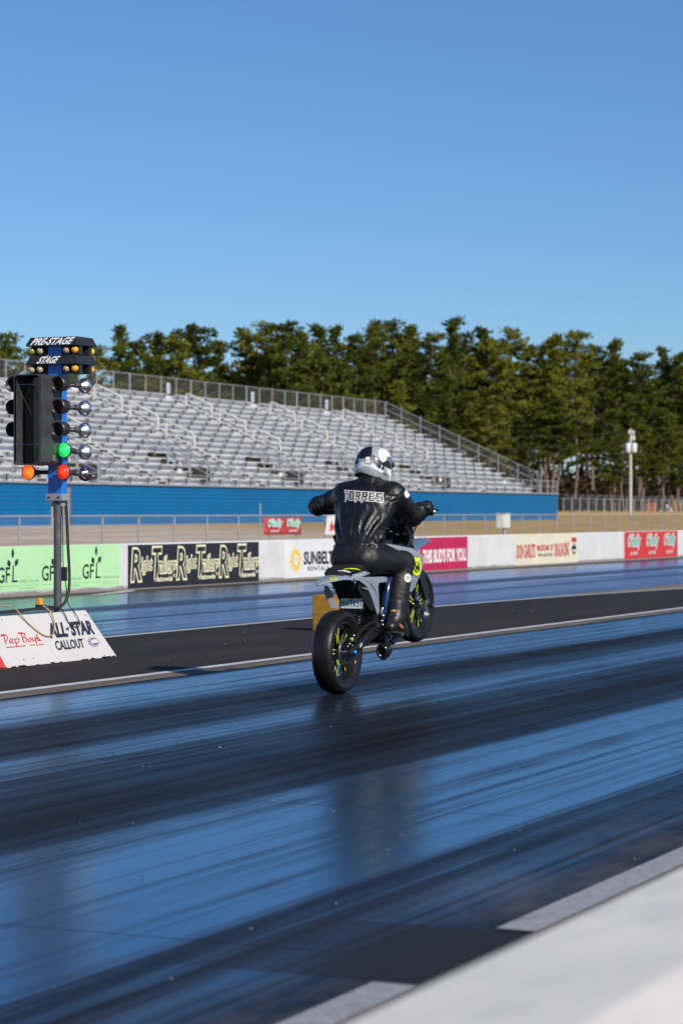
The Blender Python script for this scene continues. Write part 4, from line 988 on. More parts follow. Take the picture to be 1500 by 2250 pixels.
b = MB(); b.tube([(x0 + 0.02, y1 - 0.012, 2.52), (x0 + 0.06, 0.02, 2.2), (x0 + 0.14, 0.06, 1.8)], 0.003, 5); b.build('lead', M['cable_black'], box_)
b = MB(); b.box((-0.25, y0 - 0.012, 1.83), (0.05, 0.02, 0.05)); b.build('connector', M['steel'], box_)
b = MB()
for dy in (y0 + 0.004, y1 - 0.004): b.box((x0 + 0.01, dy, 2.175), (0.03, 0.012, 0.80))
b.build('front_frame', M['black_metal'], box_, bevel=0.003)
# lamps
amber_lens = mat('amber_lens', (0.10, 0.045, 0.006), 0.35, spec=0.6, var=0.6, vs=70)
chrome_pink = mat('chrome_pink', (0.70, 0.42, 0.46), 0.14, metal=1.0)
def hooded(y, z, sx=-1):
    o = Vector((-0.10 if sx < 0 else 0.1, y, z)); r_ = empty('hooded_lamp', (0, 0, 0), parent=lt)
    b = MB(); b.lathe([(0.035, 0), (0.062, 0.02), (0.068, 0.06), (0.070, 0.16), (0.066, 0.16), (0.064, 0.065), (0.0005, 0.06)], o, (sx, 0, -0.06), 28); b.build('visor', M['black_metal'], r_)
    b = MB(); b.lathe([(0.060, 0.066), (0.045, 0.073), (0.0005, 0.076)], o, (sx, 0, -0.06), 24); b.build('lens', amber_lens, r_)
    b = MB(); b.tube([o + Vector((0, 0, 0)), Vector((0.0, y * 0.5, z))], 0.022, 10); b.build('socket_arm', M['black_metal'], r_)
def par_bulb(y, z, sx, m_lens, m_body, x0=0.06, tilt=0.0):
    o = Vector((sx * x0, y, z)); r_ = empty('reflector_lamp', (0, 0, 0), parent=lt); ax = (sx, -0.10 if sx > 0 else 0.05, tilt)
    b = MB(); b.lathe([(0.0005, -0.03), (0.024, -0.03), (0.027, 0.02), (0.024, 0.05), (0.029, 0.06)], o, ax, 20); b.build('socket', M['dark_grey'], r_)
    b = MB(); b.lathe([(0.022, 0.040), (0.030, 0.056), (0.051, 0.074), (0.066, 0.098), (0.073, 0.125), (0.069, 0.138)], o, ax, 28); b.build('reflector', m_body, r_)
    b = MB(); b.lathe([(0.068, 0.132), (0.060, 0.144), (0.050, 0.148), (0.046, 0.158), (0.034, 0.164), (0.030, 0.172), (0.018, 0.175), (0.013, 0.181), (0.0005, 0.183)], o, ax, 28); b.build('lens', m_lens, r_)
    b = MB(); b.tube([o, Vector((0, y * 0.35, z))], 0.02, 10); b.build('socket_arm', M['black_metal'], r_)
glass = mat('lamp_glass', (0.5, 0.5, 0.5), 0.1, coat=0.5)
for z in (2.512, 2.305, 2.10): hooded(-0.150, z); hooded(0.325, z + 0.005); par_bulb(-0.150, z - 0.005, 1, glass, M['chrome'], 0.09)
green_l = glow('lamp_green', (0.01, 0.95, 0.12), 1.25, (0.02, 0.4, 0.08)); red_l = glow('lamp_red', (1.0, 0.035, 0.006), 1.15, (0.5, 0.02, 0.01)); red_hot = glow('lamp_red_lit', (1.0, 0.10, 0.012), 2.6, (0.6, 0.03, 0.01))
par_bulb(-0.165, 1.905, -1, green_l, M['dark_grey'], 0.02); par_bulb(-0.155, 1.895, 1, glass, M['chrome'], 0.09)
par_bulb(-0.155, 1.705, -1, red_l, M['dark_grey'], 0.02); par_bulb(-0.155, 1.695, 1, glass, chrome_pink, 0.09)
par_bulb(0.215, 1.705, -1, red_hot, M['dark_grey'], 0.02)

# ================================================================== sloping sign board round the foot of the tower
BP0, BP1, BZ = 11.14, 11.47, 0.43
bx1 = 19.38; bx0 = 13.6
sb = empty('sign_board', (bx1, BP1, 0)); tag(sb, 'sloping white sponsor board on the divider at the foot of the light tower', 'sign board')
b = MB()
for xa, xb in ((bx0, bx1 - 2.02), (bx1 - 2.015, bx1 - 1.005), (bx1 - 1.0, bx1)):
    pr = [(BP0 - BP1, 0.012), (0.0, BZ), (0.02, BZ), (0.02, 0.012)]
    b.loft([[Vector((x - bx1, y, z)) for y, z in pr] for x in (xa, xb)], smooth=False)
bd = mat('board_white', (0.61, 0.59, 0.57), 0.55, var=0.04, vs=2, dirt=((0.50, 0.48, 0.46), 2.6, 0.64))
b.build('panel', bd, sb)
b = MB(); b.box(((bx0 - bx1) / 2, -0.155, 0.008), (bx1 - bx0, 0.345, 0.012)); r_ = random.Random(8)
for k in range(26):
    x = r_.uniform(-3.2, -0.05); b.box((x, BP0 - BP1 + 0.001, 0.014), (r_.uniform(.03, .12), 0.012, r_.uniform(0.006, 0.018)))
b.build('base_edge', M['black_metal'], sb)
SBN = Vector((0, -(BZ - 0.012), BP1 - BP0)).normalized(); SBPL = (Vector((0, BP1, BZ)), SBN)
def board_px(x, y, lift=0.003): return on_plane(x, y, SBPL[0], SBPL[1]) + SBN * lift
def cb(cx, cy): return (cx / 5.357, 1300 + cy / 5.357)           # measured on an enlargement of the board
def btext(body, bl, br, tl, m, **kw): return px_text(body, cb(*bl), cb(*br), cb(*tl), SBPL, m, sb, **kw)
btext('ALL', (600, 540), (800, 522), (563, 385), M['navy'], bold=0.045, lift=0.004)
btext('STAR', (856, 516), (1110, 494), (812, 367), M['navy'], bold=0.045, lift=0.004)
btext('CALLOUT', (672, 690), (1000, 658), (640, 586), M['navy'], bold=0.025, lift=0.004)
st = []
for i in range(10):
    q = math.pi / 2 + i * math.pi / 5; r2 = 26 if i % 2 == 0 else 11; st.append((795 + r2 * math.cos(q), 440 - r2 * 1.15 * math.sin(q)))
poly_on([st], M['navy'], sb, 'star_mark', lambda x, y: board_px(*cb(x, y), 0.004))
btext('TM', (980, 562), (1000, 560), (977, 553), M['navy'], lift=0.004)
# red script, drawn as strokes
def strokes(lines, w, m, name, lift=0.004):
    polys = []
    for ln in lines:
        for (ax, ay), (bx_, by) in zip(ln, ln[1:]):
            dx, dy = bx_ - ax, by - ay; L_ = math.hypot(dx, dy); nx, ny = -dy / L_ * w / 2, dx / L_ * w / 2; ex, ey = dx / L_ * w * 0.3, dy / L_ * w * 0.3
            polys.append([(ax + nx - ex, ay + ny - ey), (bx_ + nx + ex, by + ny + ey), (bx_ - nx + ex, by - ny + ey), (ax - nx - ex, ay - ny - ey)])
    for i, pl_ in enumerate(polys):
        pass
    inv = world_matrix(sb).inverted(); me = bpy.data.meshes.new(name); vs = []; fs = []
    for i, pl_ in enumerate(polys):
        k = len(vs); vs += [inv @ board_px(*cb(*q), lift + 0.00004 * i) for q in pl_]; fs.append([k, k + 1, k + 2, k + 3])
    me.from_pydata(vs, [], fs); return link_mesh(name, me, m, sb)
strokes([[(12, 518), (62, 512), (86, 528), (92, 556), (80, 578), (55, 585)], [(45, 520), (72, 618)],
         [(112, 592), (150, 585), (150, 560), (128, 556), (112, 575), (118, 602), (140, 610), (170, 600)], [(170, 560), (205, 648)], [(178, 566), (206, 552), (226, 566), (224, 592), (200, 606), (188, 600)],
         [(218, 494), (262, 490), (292, 500), (298, 522), (280, 540), (262, 544)], [(250, 496), (280, 600)], [(262, 544), (300, 542), (318, 562), (310, 590), (280, 600)],
         [(330, 566), (345, 548), (364, 552), (370, 576), (356, 594), (338, 590), (330, 566)], [(380, 546), (392, 584), (416, 580), (410, 540)], [(412, 545), (440, 645)], [(428, 500), (446, 580), (486, 578)], [(425, 560), (440, 520)], [(450, 545), (470, 575)],
         [(80, 660), (300, 640)], [(355, 634), (412, 629)], [(455, 626), (514, 621)]], 9, M['red_paint'], 'script_lettering')
strokes([[(12, 518), (62, 512)], [(218, 494), (262, 490)]], 18, M['red_paint'], 'script_lettering', 0.0052)
poly_on([[(-400, 700), (0, 750), (85, 915), (-400, 1000)]], mat('board_red', (0.62, 0.05, 0.04), 0.5), sb, 'red_corner', lambda x, y: board_px(*cb(x, y), 0.003))
def oval(rx, ry): return [(1103 + rx * math.cos(q) + ry * 0.12 * math.sin(q), 592 + ry * math.sin(q) + 0.1 * rx * math.cos(q)) for q in [2 * math.pi * i / 28 for i in range(28)]]
for rx, ry, m_, l_ in ((67, 55, M['red_paint'], 0.004), (60, 49, M['letter_white'], 0.0055), (55, 44, mat('badge_blue', (0.05, 0.10, 0.36)), 0.007)):
    poly_on([oval(rx, ry)], m_, sb, 'oval_badge', lambda x, y, l_=l_: board_px(*cb(x, y), l_))
btext('NHRA', (1072, 618), (1150, 606), (1064, 574), M['letter_white'], bold=0.05, lift=0.0085)
for cx, cy in ((24, 332), (1005, 278), (397, 786), (1232, 750), (283, 800)):
    c = board_px(*cb(cx, cy), 0); b = MB(); iv = world_matrix(sb).inverted(); b.lathe([(0.0005, 0.004), (0.006, 0.003), (0.007, 0)], iv @ c, SBN, 8); b.build('bolt', M['black_metal'], sb)

# ---- cables
def cable(name, pts, r_, m_, label, cat='cable', lifts=None):
    P = [Vector(p) for p in pts]; Q = []
    for i in range(len(P) - 1):
        p0, p1, p2, p3 = P[max(0, i - 1)], P[i], P[i + 1], P[min(len(P) - 1, i + 2)]
        for k in range(6):
            t = k / 6; Q.append(0.5 * ((2 * p1) + (p2 - p0) * t + (2 * p0 - 5 * p1 + 4 * p2 - p3) * t * t + (3 * p1 - p0 - 3 * p2 + p3) * t ** 3))
    Q.append(P[-1]); b = MB(); b.tube([q - Q[0] for q in Q], r_, 8); o = b.build(name, m_); o.location = Q[0]; tag(o, label, cat); return o
def tp(px, py, p=TP - 0.05): return on_p(px, py, p)
cable('cable', [tp(143, 1086), tp(147, 1130), tp(150, 1200), tp(153, 1260), tp(152, 1295), tp(146, 1318), tp(136, 1331), tp(122, 1336, TP - 0.10), tp(80, 1338, TP - 0.14), tp(30, 1343, TP - 0.14), tp(-40, 1349, TP - 0.14)], 0.014, M['cable_black'], 'thick black cable running down beside the tower pipe and along the board top')
cable('cable', [tp(137, 1100), tp(138, 1180), tp(140, 1250), tp(146, 1290), tp(150, 1325), board_px(162, 1350, 0.02), board_px(173, 1366, 0.01), board_px(174, 1374, 0.01), board_px(168, 1380, 0.01), board_px(157, 1376, 0.01)], 0.0045, M['cable_black'], 'thin black cable hanging from the tower onto the board by the word STAR')
cable('cable', [tp(97, 1331, TP - 0.1), board_px(125, 1339, 0.03), board_px(138, 1350, 0.02), board_px(150, 1370, 0.01), board_px(163, 1379, 0.01)], 0.0055, M['cable_black'], 'short dark cable drooping from the yellow plug over the letter S')
cable('cable', [tp(92, 1330, TP - 0.1), board_px(108, 1350, 0.03), board_px(117, 1372, 0.012), board_px(116, 1392, 0.012), board_px(107, 1400, 0.012), board_px(92, 1396, 0.012), board_px(70, 1380, 0.012), board_px(44, 1356, 0.02), board_px(28, 1345, 0.04), board_px(0, 1338, 0.05), board_px(-40, 1345, 0.03)], 0.0065, M['cable_tan'], 'long tan cable looping down over the white board from the yellow plug')
pc = tp(87, 1324, TP - 0.12); pr_ = empty('power_plug', pc); tag(pr_, 'yellow and black power plug standing on top of the white board', 'plug')
b = MB(); b.box((0, 0, 0.005), (0.055, 0.05, 0.05)); b.box((0.01, 0, 0.032), (0.03, 0.03, 0.02)); b.build('plug_body', M['yellow_plug'], pr_, bevel=0.006)
b = MB(); b.box((-0.004, 0, -0.038), (0.06, 0.052, 0.036)); b.build('plug_collar', M['black_metal'], pr_, bevel=0.005)
# ---- yellow timing block on the divider
c = on_ground(683, 1388); yb = empty('marker_block', (c.x + 0.26, 11.40, 0.008)); tag(yb, 'weathered yellow marker block on the divider behind the rear tyre', 'block')
b = MB(); b.box((-0.10, 0.02, 0.2), (0.26, 0.29, 0.40)); b.build('block_body', M['yellow_box'], yb, bevel=0.012)
b = MB(); b.box((-0.10, 0.02, 0.203), (0.264, 0.294, 0.012)); b.build('band', mat('block_band', (0.40, 0.21, 0.02), 0.8), yb)
# ================================================================== the motorcycle, front wheel off the ground
BX, BY, AXZ, PITCH = 16.17, 7.43, 0.31, R(12)
cp, sp_ = math.cos(PITCH), math.sin(PITCH)
bike = empty('motorcycle', (BX + AXZ * sp_, BY, AXZ - AXZ * cp), (0, -PITCH, 0))
tag(bike, 'grey and black motorcycle on its back wheel with its front wheel off the track', 'motorcycle')
BINV = world_matrix(bike).inverted()
def BP(px, py, y):
    """photo pixel -> bike coordinates on the plane y (x forward, y left, z up, rear contact at the origin)"""
    return BINV @ on_p(px, py, BY + y)
rubber = mat('tyre_rubber', (0.011, 0.010, 0.010), 0.40, spec=0.40, var=0.15, vs=18, bump=0.08, bs=70)
plastic = mat('fairing_grey', (0.25, 0.30, 0.345), 0.30, var=0.03, vs=8, coat=0.25)
plastic_b = mat('fairing_blue_grey', (0.10, 0.16, 0.24), 0.3, var=0.05, coat=0.3)
yel = mat('neon_yellow', (0.72, 0.82, 0.01), 0.4, var=0.03)
blk = mat('bike_black', (0.010, 0.010, 0.011), 0.33, spec=0.5, var=0.3, vs=25)
blk_matt = mat('bike_matt_black', (0.008, 0.008, 0.009), 0.65, spec=0.3, var=0.3, vs=25)
frame_blue = mat('frame_blue', (0.006, 0.022, 0.085), 0.22, coat=0.6, var=0.1)
alu_b = mat('polished_alloy', (0.60, 0.58, 0.55), 0.25, metal=1.0, var=0.1, vs=30)
seat_m = mat('seat_cover', (0.014, 0.014, 0.015), 0.75, spec=0.3, var=0.2, vs=40, bump=0.3, bs=160)
plate_w = mat('plate_white', (0.60, 0.66, 0.68), 0.4)

def wheel(cx, cz, Ro, w, rr, ang0, name='wheel'):
    wr = empty(name, (cx, 0, cz), parent=bike)
    h = w / 2; k = Ro - rr
    prof = [(rr - 0.004, -h * 0.70), (rr + 0.010, -h * 0.80), (rr + k * 0.30, -h * 0.96), (rr + k * 0.50, -h * 1.0), (rr + k * 0.66, -h * 0.97), (rr + k * 0.80, -h * 0.84), (rr + k * 0.90, -h * 0.62), (rr + k * 0.97, -h * 0.34), (Ro, 0)]
    prof = prof + [(r_, -y) for r_, y in prof[-2::-1]]
    b = MB(); b.lathe(prof, (0, 0, 0), (0, 1, 0), 72); b.build('tyre', rubber, wr)
    b = MB()
    for sg in (-1, 1):                                         # raised sidewall marks and the line round the bead
        b.lathe([(rr + 0.012, sg * h * 0.815), (rr + 0.016, sg * h * 0.845), (rr + 0.020, sg * h * 0.875)], (0, 0, 0), (0, 1, 0), 72)
    b.build('bead_line', mat('bead_grey', (0.05, 0.055, 0.065), 0.4), wr, fix=False)
    b = MB()
    for sg in (-1, 1):
        b.lathe([(rr, sg * h * 0.72), (rr - 0.004, sg * h * 0.76), (rr - 0.012, sg * h * 0.74), (rr - 0.016, sg * h * 0.55), (rr - 0.036, sg * h * 0.30), (rr - 0.042, 0)], (0, 0, 0), (0, 1, 0), 64)
    b.lathe([(0.0005, -0.045), (0.030, -0.045), (0.034, -0.02), (0.042, -0.012), (0.042, 0.012), (0.034, 0.02), (0.030, 0.045), (0.0005, 0.045)], (0, 0, 0), (0, 1, 0), 28)
    n = 5
    for i in range(n):
        q = ang0 + 2 * math.pi * i / n; e = Vector((math.cos(q), 0, math.sin(q))); t = Vector((-math.sin(q), 0, math.cos(q)))
        b.bar(e * 0.03, e * (rr * 0.62), 0.042, 0.022, up=(0, 1, 0))
        for sg in (-1, 1): b.bar(e * (rr * 0.58) + t * sg * 0.010, e * (rr - 0.034) + t * sg * 0.040, 0.018, 0.020, up=(0, 1, 0))
    b.build('rim', M['black_gloss'], wr, bevel=0.003)
    b = MB()
    for i in range(n):
        q = ang0 + 2 * math.pi * i / n; e = Vector((math.cos(q), 0, math.sin(q))); t = Vector((-math.sin(q), 0, math.cos(q)))
        for fy in (-0.0135, 0.0135):
            f = Vector((0, fy, 0))
            for sg in (-1, 1):
                b.bar(e * 0.055 + t * sg * 0.013 + f, e * (rr * 0.60) + t * sg * 0.015 + f, 0.006, 0.002, up=(0, 1, 0))
                b.bar(e * (rr * 0.59) + t * sg * 0.015 + f, e * (rr - 0.042) + t * sg * 0.038 + f, 0.006, 0.002, up=(0, 1, 0))
                b.bar(e * (rr - 0.043) + t * sg * 0.036 + f, e * (rr - 0.034) + t * sg * 0.056 + f, 0.007, 0.002, up=(0, 1, 0))
    b.build('spoke_stripe', yel, wr)
    return wr
rw = wheel(0, AXZ, 0.31, 0.160, 0.222, 0.35)
fwh = wheel(1.48, 0.297, 0.295, 0.125, 0.220, 1.25)
def brake(wr, y, r_, m_=M['steel']):
    b = MB(); b.lathe([(r_ * 0.72, y - 0.002), (r_, y - 0.002), (r_, y + 0.002), (r_ * 0.72, y + 0.002)], (0, 0, 0), (0, 1, 0), 40)
    b.build('brake_disc', mat('disc_steel', (0.20, 0.19, 0.18), 0.3, metal=0.9, var=0.2, vs=40), wr)
    b = MB()
    for i in range(6):
        q = i * math.pi / 3; e = Vector((math.cos(q), 0, math.sin(q))); b.bar(e * 0.03 + Vector((0, y * 0.9, 0)), e * r_ * 0.76 + Vector((0, y, 0)), 0.02, 0.006, up=(0, 1, 0))
    b.build('disc_carrier', blk, wr)
brake(rw, -0.062, 0.110); brake(fwh, 0.060, 0.155)
b = MB(); b.lathe([(0.05, 0.060), (0.098, 0.060), (0.098, 0.066), (0.05, 0.066)], (0, 0, 0), (0, 1, 0), 36); b.build('sprocket', blk, rw)
b = MB(); b.tube([(0, 0.08, AXZ + 0.098), (0.55, 0.08, 0.36)], 0.008, 6); b.tube([(0, 0.08, AXZ - 0.098), (0.55, 0.08, 0.30)], 0.008, 6); b.build('chain', M['steel'], bike)
b = MB(); b.box((0.085, -0.068, 0.375), (0.095, 0.05, 0.06)); b.box((0.11, -0.085, 0.36), (0.05, 0.03, 0.035)); cal = b.build('brake_caliper', blk, bike, bevel=0.008)
b = MB(); b.box((0.075, -0.096, 0.385), (0.022, 0.004, 0.030)); b.box((0.125, -0.096, 0.392), (0.016, 0.004, 0.032)); b.build('caliper_mark', yel, cal)
for q in ((0.045, 0.40), (0.06, 0.345), (0.10, 0.41), (0.13, 0.345), (0.015, 0.37), (-0.02, 0.36)):
    b = MB(); b.lathe([(0.0005, 0.012), (0.007, 0.010), (0.008, 0)], (q[0], -0.092, q[1]), (0, -1, 0), 8); b.build('bolt', alu_b, bike)
# axle ends, adjusters, crash bobbins
b = MB(); b.tube([(0, -0.135, AXZ), (0, 0.135, AXZ)], 0.016, 12); b.build('rear_axle', M['steel'], bike)
b = MB(); b.lathe([(0.0005, 0.03), (0.015, 0.028), (0.019, 0.0)], (0, -0.128, AXZ), (0, -1, 0), 14); b.build('axle_nut', mat('anodised_blue', (0.02, 0.12, 0.45), 0.25, metal=0.6), bike)
b = MB(); b.tube([(0, 0.10, AXZ), (0, 0.165, AXZ)], 0.022, 12); b.build('crash_bobbin', M['black_metal'], bike)
# swingarm
def swing(sy):
    b = MB(); rings = []
    for x, z, h, w in ((-0.055, 0.310, 0.030, 0.030), (-0.02, 0.312, 0.054, 0.036), (0.10, 0.322, 0.070, 0.036), (0.30, 0.338, 0.085, 0.034), (0.50, 0.352, 0.10, 0.034), (0.60, 0.36, 0.09, 0.034)):
        y = sy * (0.112 - 0.02 * max(0, x - 0.1)); pts = []
        for a in range(10):
            q = 2 * math.pi * a / 10; pts.append(Vector((x, y + w / 2 * math.copysign(abs(math.cos(q)) ** 0.6, math.cos(q)), z + h / 2 * math.copysign(abs(math.sin(q)) ** 0.6, math.sin(q)))))
        rings.append(pts)
    b.loft(rings)
    b.tube([(0.06, sy * 0.105, 0.365), (0.18, sy * 0.102, 0.415), (0.36, sy * 0.10, 0.430), (0.54, sy * 0.098, 0.405)], [0.014, 0.017, 0.018, 0.016], 8)
    return b
sw = swing(-1).build('swingarm', blk, bike); swing(1).build('swingarm', blk, bike)
b = MB()
for dz in (0, 0.014): b.bar((0.115, -0.1305, 0.318 + dz), (0.165, -0.1305, 0.324 + dz), 0.001, 0.006)
b.build('swingarm_mark', M['letter_white'], sw)
b = MB(); b.box((0.42, 0, 0.36), (0.10, 0.19, 0.08)); b.build('swingarm_bridge', blk, bike, bevel=0.015)
b = MB(); b.tube([(0.40, 0, 0.42), (0.52, 0, 0.72)], 0.028, 12)
for i in range(9): t = i / 8; c = Vector((0.40, 0, 0.44)).lerp(Vector((0.50, 0, 0.66)), t); b.lathe([(0.030, -0.006), (0.042, 0), (0.030, 0.006)], c, (0.38, 0, 0.92), 16)
b.build('shock_absorber', blk, bike)
# tail: inner mud guard, plate, lamp
b = MB(); rings = []
for x, z0, z1, w in ((0.06, 0.848, 0.868, 0.06), (0.16, 0.80, 0.862, 0.085), (0.25, 0.71, 0.855, 0.095), (0.31, 0.62, 0.85, 0.10), (0.42, 0.56, 0.84, 0.10), (0.55, 0.50, 0.83, 0.10), (0.62, 0.48, 0.82, 0.09)):
    rings.append([Vector((x, -w, z0)), Vector((x, w, z0)), Vector((x, w, z1)), Vector((x, -w, z1))])
b.loft(rings, smooth=False); b.build('inner_guard', blk_matt, bike, bevel=0.012)
b = MB(); b.prism([(0.20, 0.74), (0.24, 0.80), (0.44, 0.80), (0.44, 0.51), (0.37, 0.54), (0.285, 0.63)], (0, -0.118, 0), (1, 0, 0), (0, 0, 1), (0, 0.006, 0)); b.build('shade_flap', blk_matt, bike)  # black flap, shaped and placed to keep the sun off the number plate
pc_ = BP(777, 1325, 0); px_n = Vector((-0.965, 0, 0.26)).normalized(); pup = Vector((0.26, 0, 0.965)).normalized()
PC = Vector((pc_.x - 0.07, -0.014, pc_.z + 0.026))
b = MB(); Mp = Matrix((Vector((0, -1, 0)), -px_n, pup)).transposed()
b.box(PC - px_n * 0.012, (0.20, 0.012, 0.135), Mp); b.build('plate_holder', blk_matt, bike, bevel=0.004)
b = MB(); b.box(PC - px_n * 0.002, (0.178, 0.004, 0.098), Mp); pl_o = b.build('number_plate', plate_w, bike, bevel=0.0015)
BW = world_matrix(bike)
def plate_place(x, y, l=0.0015): return BW @ (PC + Vector((0, -x, 0)) + pup * y + px_n * l)
b3 = BW.to_3x3()
poly_on([[(0.012 * math.cos(q) - 0.002, 0.014 * math.sin(q) + 0.012) for q in [i * 0.5236 for i in range(12)]]], mat('plate_orange', (0.50, 0.10, 0.03), 0.5), pl_o, 'plate_fruit', plate_place)
poly_on([[(0.042, 0.022), (0.080, 0.022), (0.080, 0.048), (0.042, 0.048)]], mat('plate_sticker', (0.55, 0.36, 0.05), 0.5), pl_o, 'plate_sticker', plate_place)
poly_on([[(-0.055, 0.030), (-0.018, 0.024), (-0.018, 0.029), (-0.055, 0.036)]], mat('plate_leaf', (0.10, 0.30, 0.32), 0.5), pl_o, 'plate_leaf', plate_place)
fit_text('MXTK51', plate_place(-0.082, -0.035, 0.003), b3 @ Vector((0, -0.166, 0)), b3 @ (pup * 0.048), mat('plate_green', (0.01, 0.06, 0.05), 0.5), pl_o, bold=-0.004, lift=0.0, spacing=1.15)
# rear fender and seat
def skin(secs, th, n=9, edge=0.0):
    """secs: (x, half width, z at the middle, drop at the edge)"""
    b = MB(); rings = []
    for x, w, z, dr in secs:
        up_ = [Vector((x, w * (2 * i / (n - 1) - 1), z - dr * abs(2 * i / (n - 1) - 1) ** 2.4)) for i in range(n)]
        rings.append(up_ + [p_ - Vector((0, 0, th)) for p_ in up_[::-1]])
    b.loft(rings); return b
fen = skin([(-0.238, 0.012, 0.878, 0.002), (-0.20, 0.035, 0.884, 0.006), (-0.10, 0.072, 0.889, 0.016), (0.00, 0.096, 0.888, 0.026), (0.08, 0.110, 0.884, 0.04), (0.14, 0.118, 0.88, 0.062), (0.155, 0.120, 0.879, 0.085), (0.20, 0.122, 0.876, 0.052), (0.34, 0.126, 0.866, 0.05), (0.55, 0.126, 0.852, 0.05)], 0.008, 11).build('rear_fender', plastic, bike)
tw = BP(727, 1271.5, 0)
def oval2(cx, cy, rx, ry, n=18): return [(cx + rx * math.cos(2 * math.pi * i / n), cy + ry * math.sin(2 * math.pi * i / n)) for i in range(n)]
bw_of = lambda o: bvh_of(o)
ft = bvh_of(fen)
decal([[(723, 1271), (727, 1269.5), (736, 1269.6), (741, 1271), (740, 1273.5), (735, 1275), (727, 1274.6)]], ft, yel, fen, 'fender_badge', 0.002)
decal(px_text_mesh('121', (727.5, 1273.6), (737, 1273.6), (728, 1270.6), bold=0.03), ft, M['ink'], fen, 'lettering', 0.0035)
seat_b = MB(); rings = []
for x, w, zt, zb in ((0.02, 0.045, 0.888, 0.878), (0.05, 0.075, 0.902, 0.872), (0.14, 0.100, 0.912, 0.862), (0.28, 0.112, 0.902, 0.85), (0.42, 0.118, 0.885, 0.835), (0.58, 0.115, 0.875, 0.82), (0.74, 0.095, 0.88, 0.82), (0.90, 0.080, 0.915, 0.84), (1.00, 0.07, 0.945, 0.87)):
    n = 12; rg = []
    for i in range(n):
        q = 2 * math.pi * i / n; rg.append(Vector((x, w * math.copysign(abs(math.cos(q)) ** 0.55, math.cos(q)), (zt + zb) / 2 + (zt - zb) / 2 * math.copysign(abs(math.sin(q)) ** 0.6, math.sin(q)))))
    rings.append(rg)
seat_b.loft(rings); seat = seat_b.build('seat', seat_m, bike)
stt = bvh_of(seat)
decal([[(754, 1251.2), (765, 1249.0), (780, 1249.0), (792, 1251.8), (791.5, 1253.2), (780, 1250.6), (766, 1250.4), (754, 1252.6)]], stt, yel, seat, 'seat_stripe', 0.003)
decal([[(742, 1254.2), (755, 1253.8), (766, 1255.6), (770, 1257.2), (768, 1258.2), (756, 1255.6), (742, 1255.6)]], stt, M['letter_white'], seat, 'seat_stripe', 0.003)
decal([[(789, 1255.5), (793, 1257), (800, 1254), (802, 1255.5), (794, 1259.5), (791, 1259)]], stt, M['letter_white'], seat, 'seat_stripe', 0.003)
# side panels under the seat
panel_px = [(786, 1268.5), (807, 1268), (852, 1266.5), (853, 1272), (848, 1279), (831, 1280.5), (829.8, 1290), (834, 1315), (837, 1336), (838, 1343), (834.5, 1352), (828.5, 1339), (818, 1315), (809, 1298), (796.5, 1292.5), (797.5, 1290.5), (808, 1293), (800, 1285), (788, 1276), (779, 1275.5), (777, 1272)]
for sy in (-1, 1):
    P = [BP(x, y, -0.128) for x, y in panel_px]; cx_ = sum(p.x for p in P) / len(P)
    b = MB(); a = [Vector((p.x, sy * (0.128 - 0.10 * max(0, 0.70 - p.z) + 0.006), p.z)) for p in P]; c = [Vector((p.x, sy * (0.128 - 0.10 * max(0, 0.70 - p.z) - 0.006), p.z)) for p in P]; n = len(P)
    b.add(a + c, [tuple(range(n)), tuple(range(n, 2 * n))[::-1]] + [(i, (i + 1) % n, n + (i + 1) % n, n + i) for i in range(n)])
    # moulded rib along the panel
    rib = [BP(x, y, -0.128) for x, y in ((792, 1271), (812, 1280), (824, 1296), (832, 1316), (835, 1345))]
    b.tube([Vector((p.x, sy * (0.133 - 0.10 * max(0, 0.70 - p.z)), p.z)) for p in rib], [0.003, 0.006, 0.007, 0.006, 0.003], 6)
    b.build('side_panel', plastic, bike, bevel=0.003)
# left-hand tail plate turned sunward; its mauve grey paints in the shade
q_ = [(713.5, 1287), (722, 1288), (728, 1300), (737, 1318), (745, 1334), (742, 1337), (726, 1337), (718, 1316), (712, 1300)]
tn = Vector((-0.72, -0.69, 0.0)).normalized(); tw_n = world_matrix(bike).to_3x3() @ tn; tw_o = world_matrix(bike) @ Vector((0.12, 0.135, 0.66))
P = [BINV @ on_plane(x, y, tw_o, tw_n) for x, y in q_]; b = MB(); n = len(P)
b.add(P + [p - tn * 0.012 for p in P], [tuple(range(n)), tuple(range(n, 2 * n))[::-1]] + [(i, (i + 1) % n, n + (i + 1) % n, n + i) for i in range(n)])
b.build('tail_plate', mat('tail_plate_shade', (0.25, 0.215, 0.225), 0.55), bike, bevel=0.003)
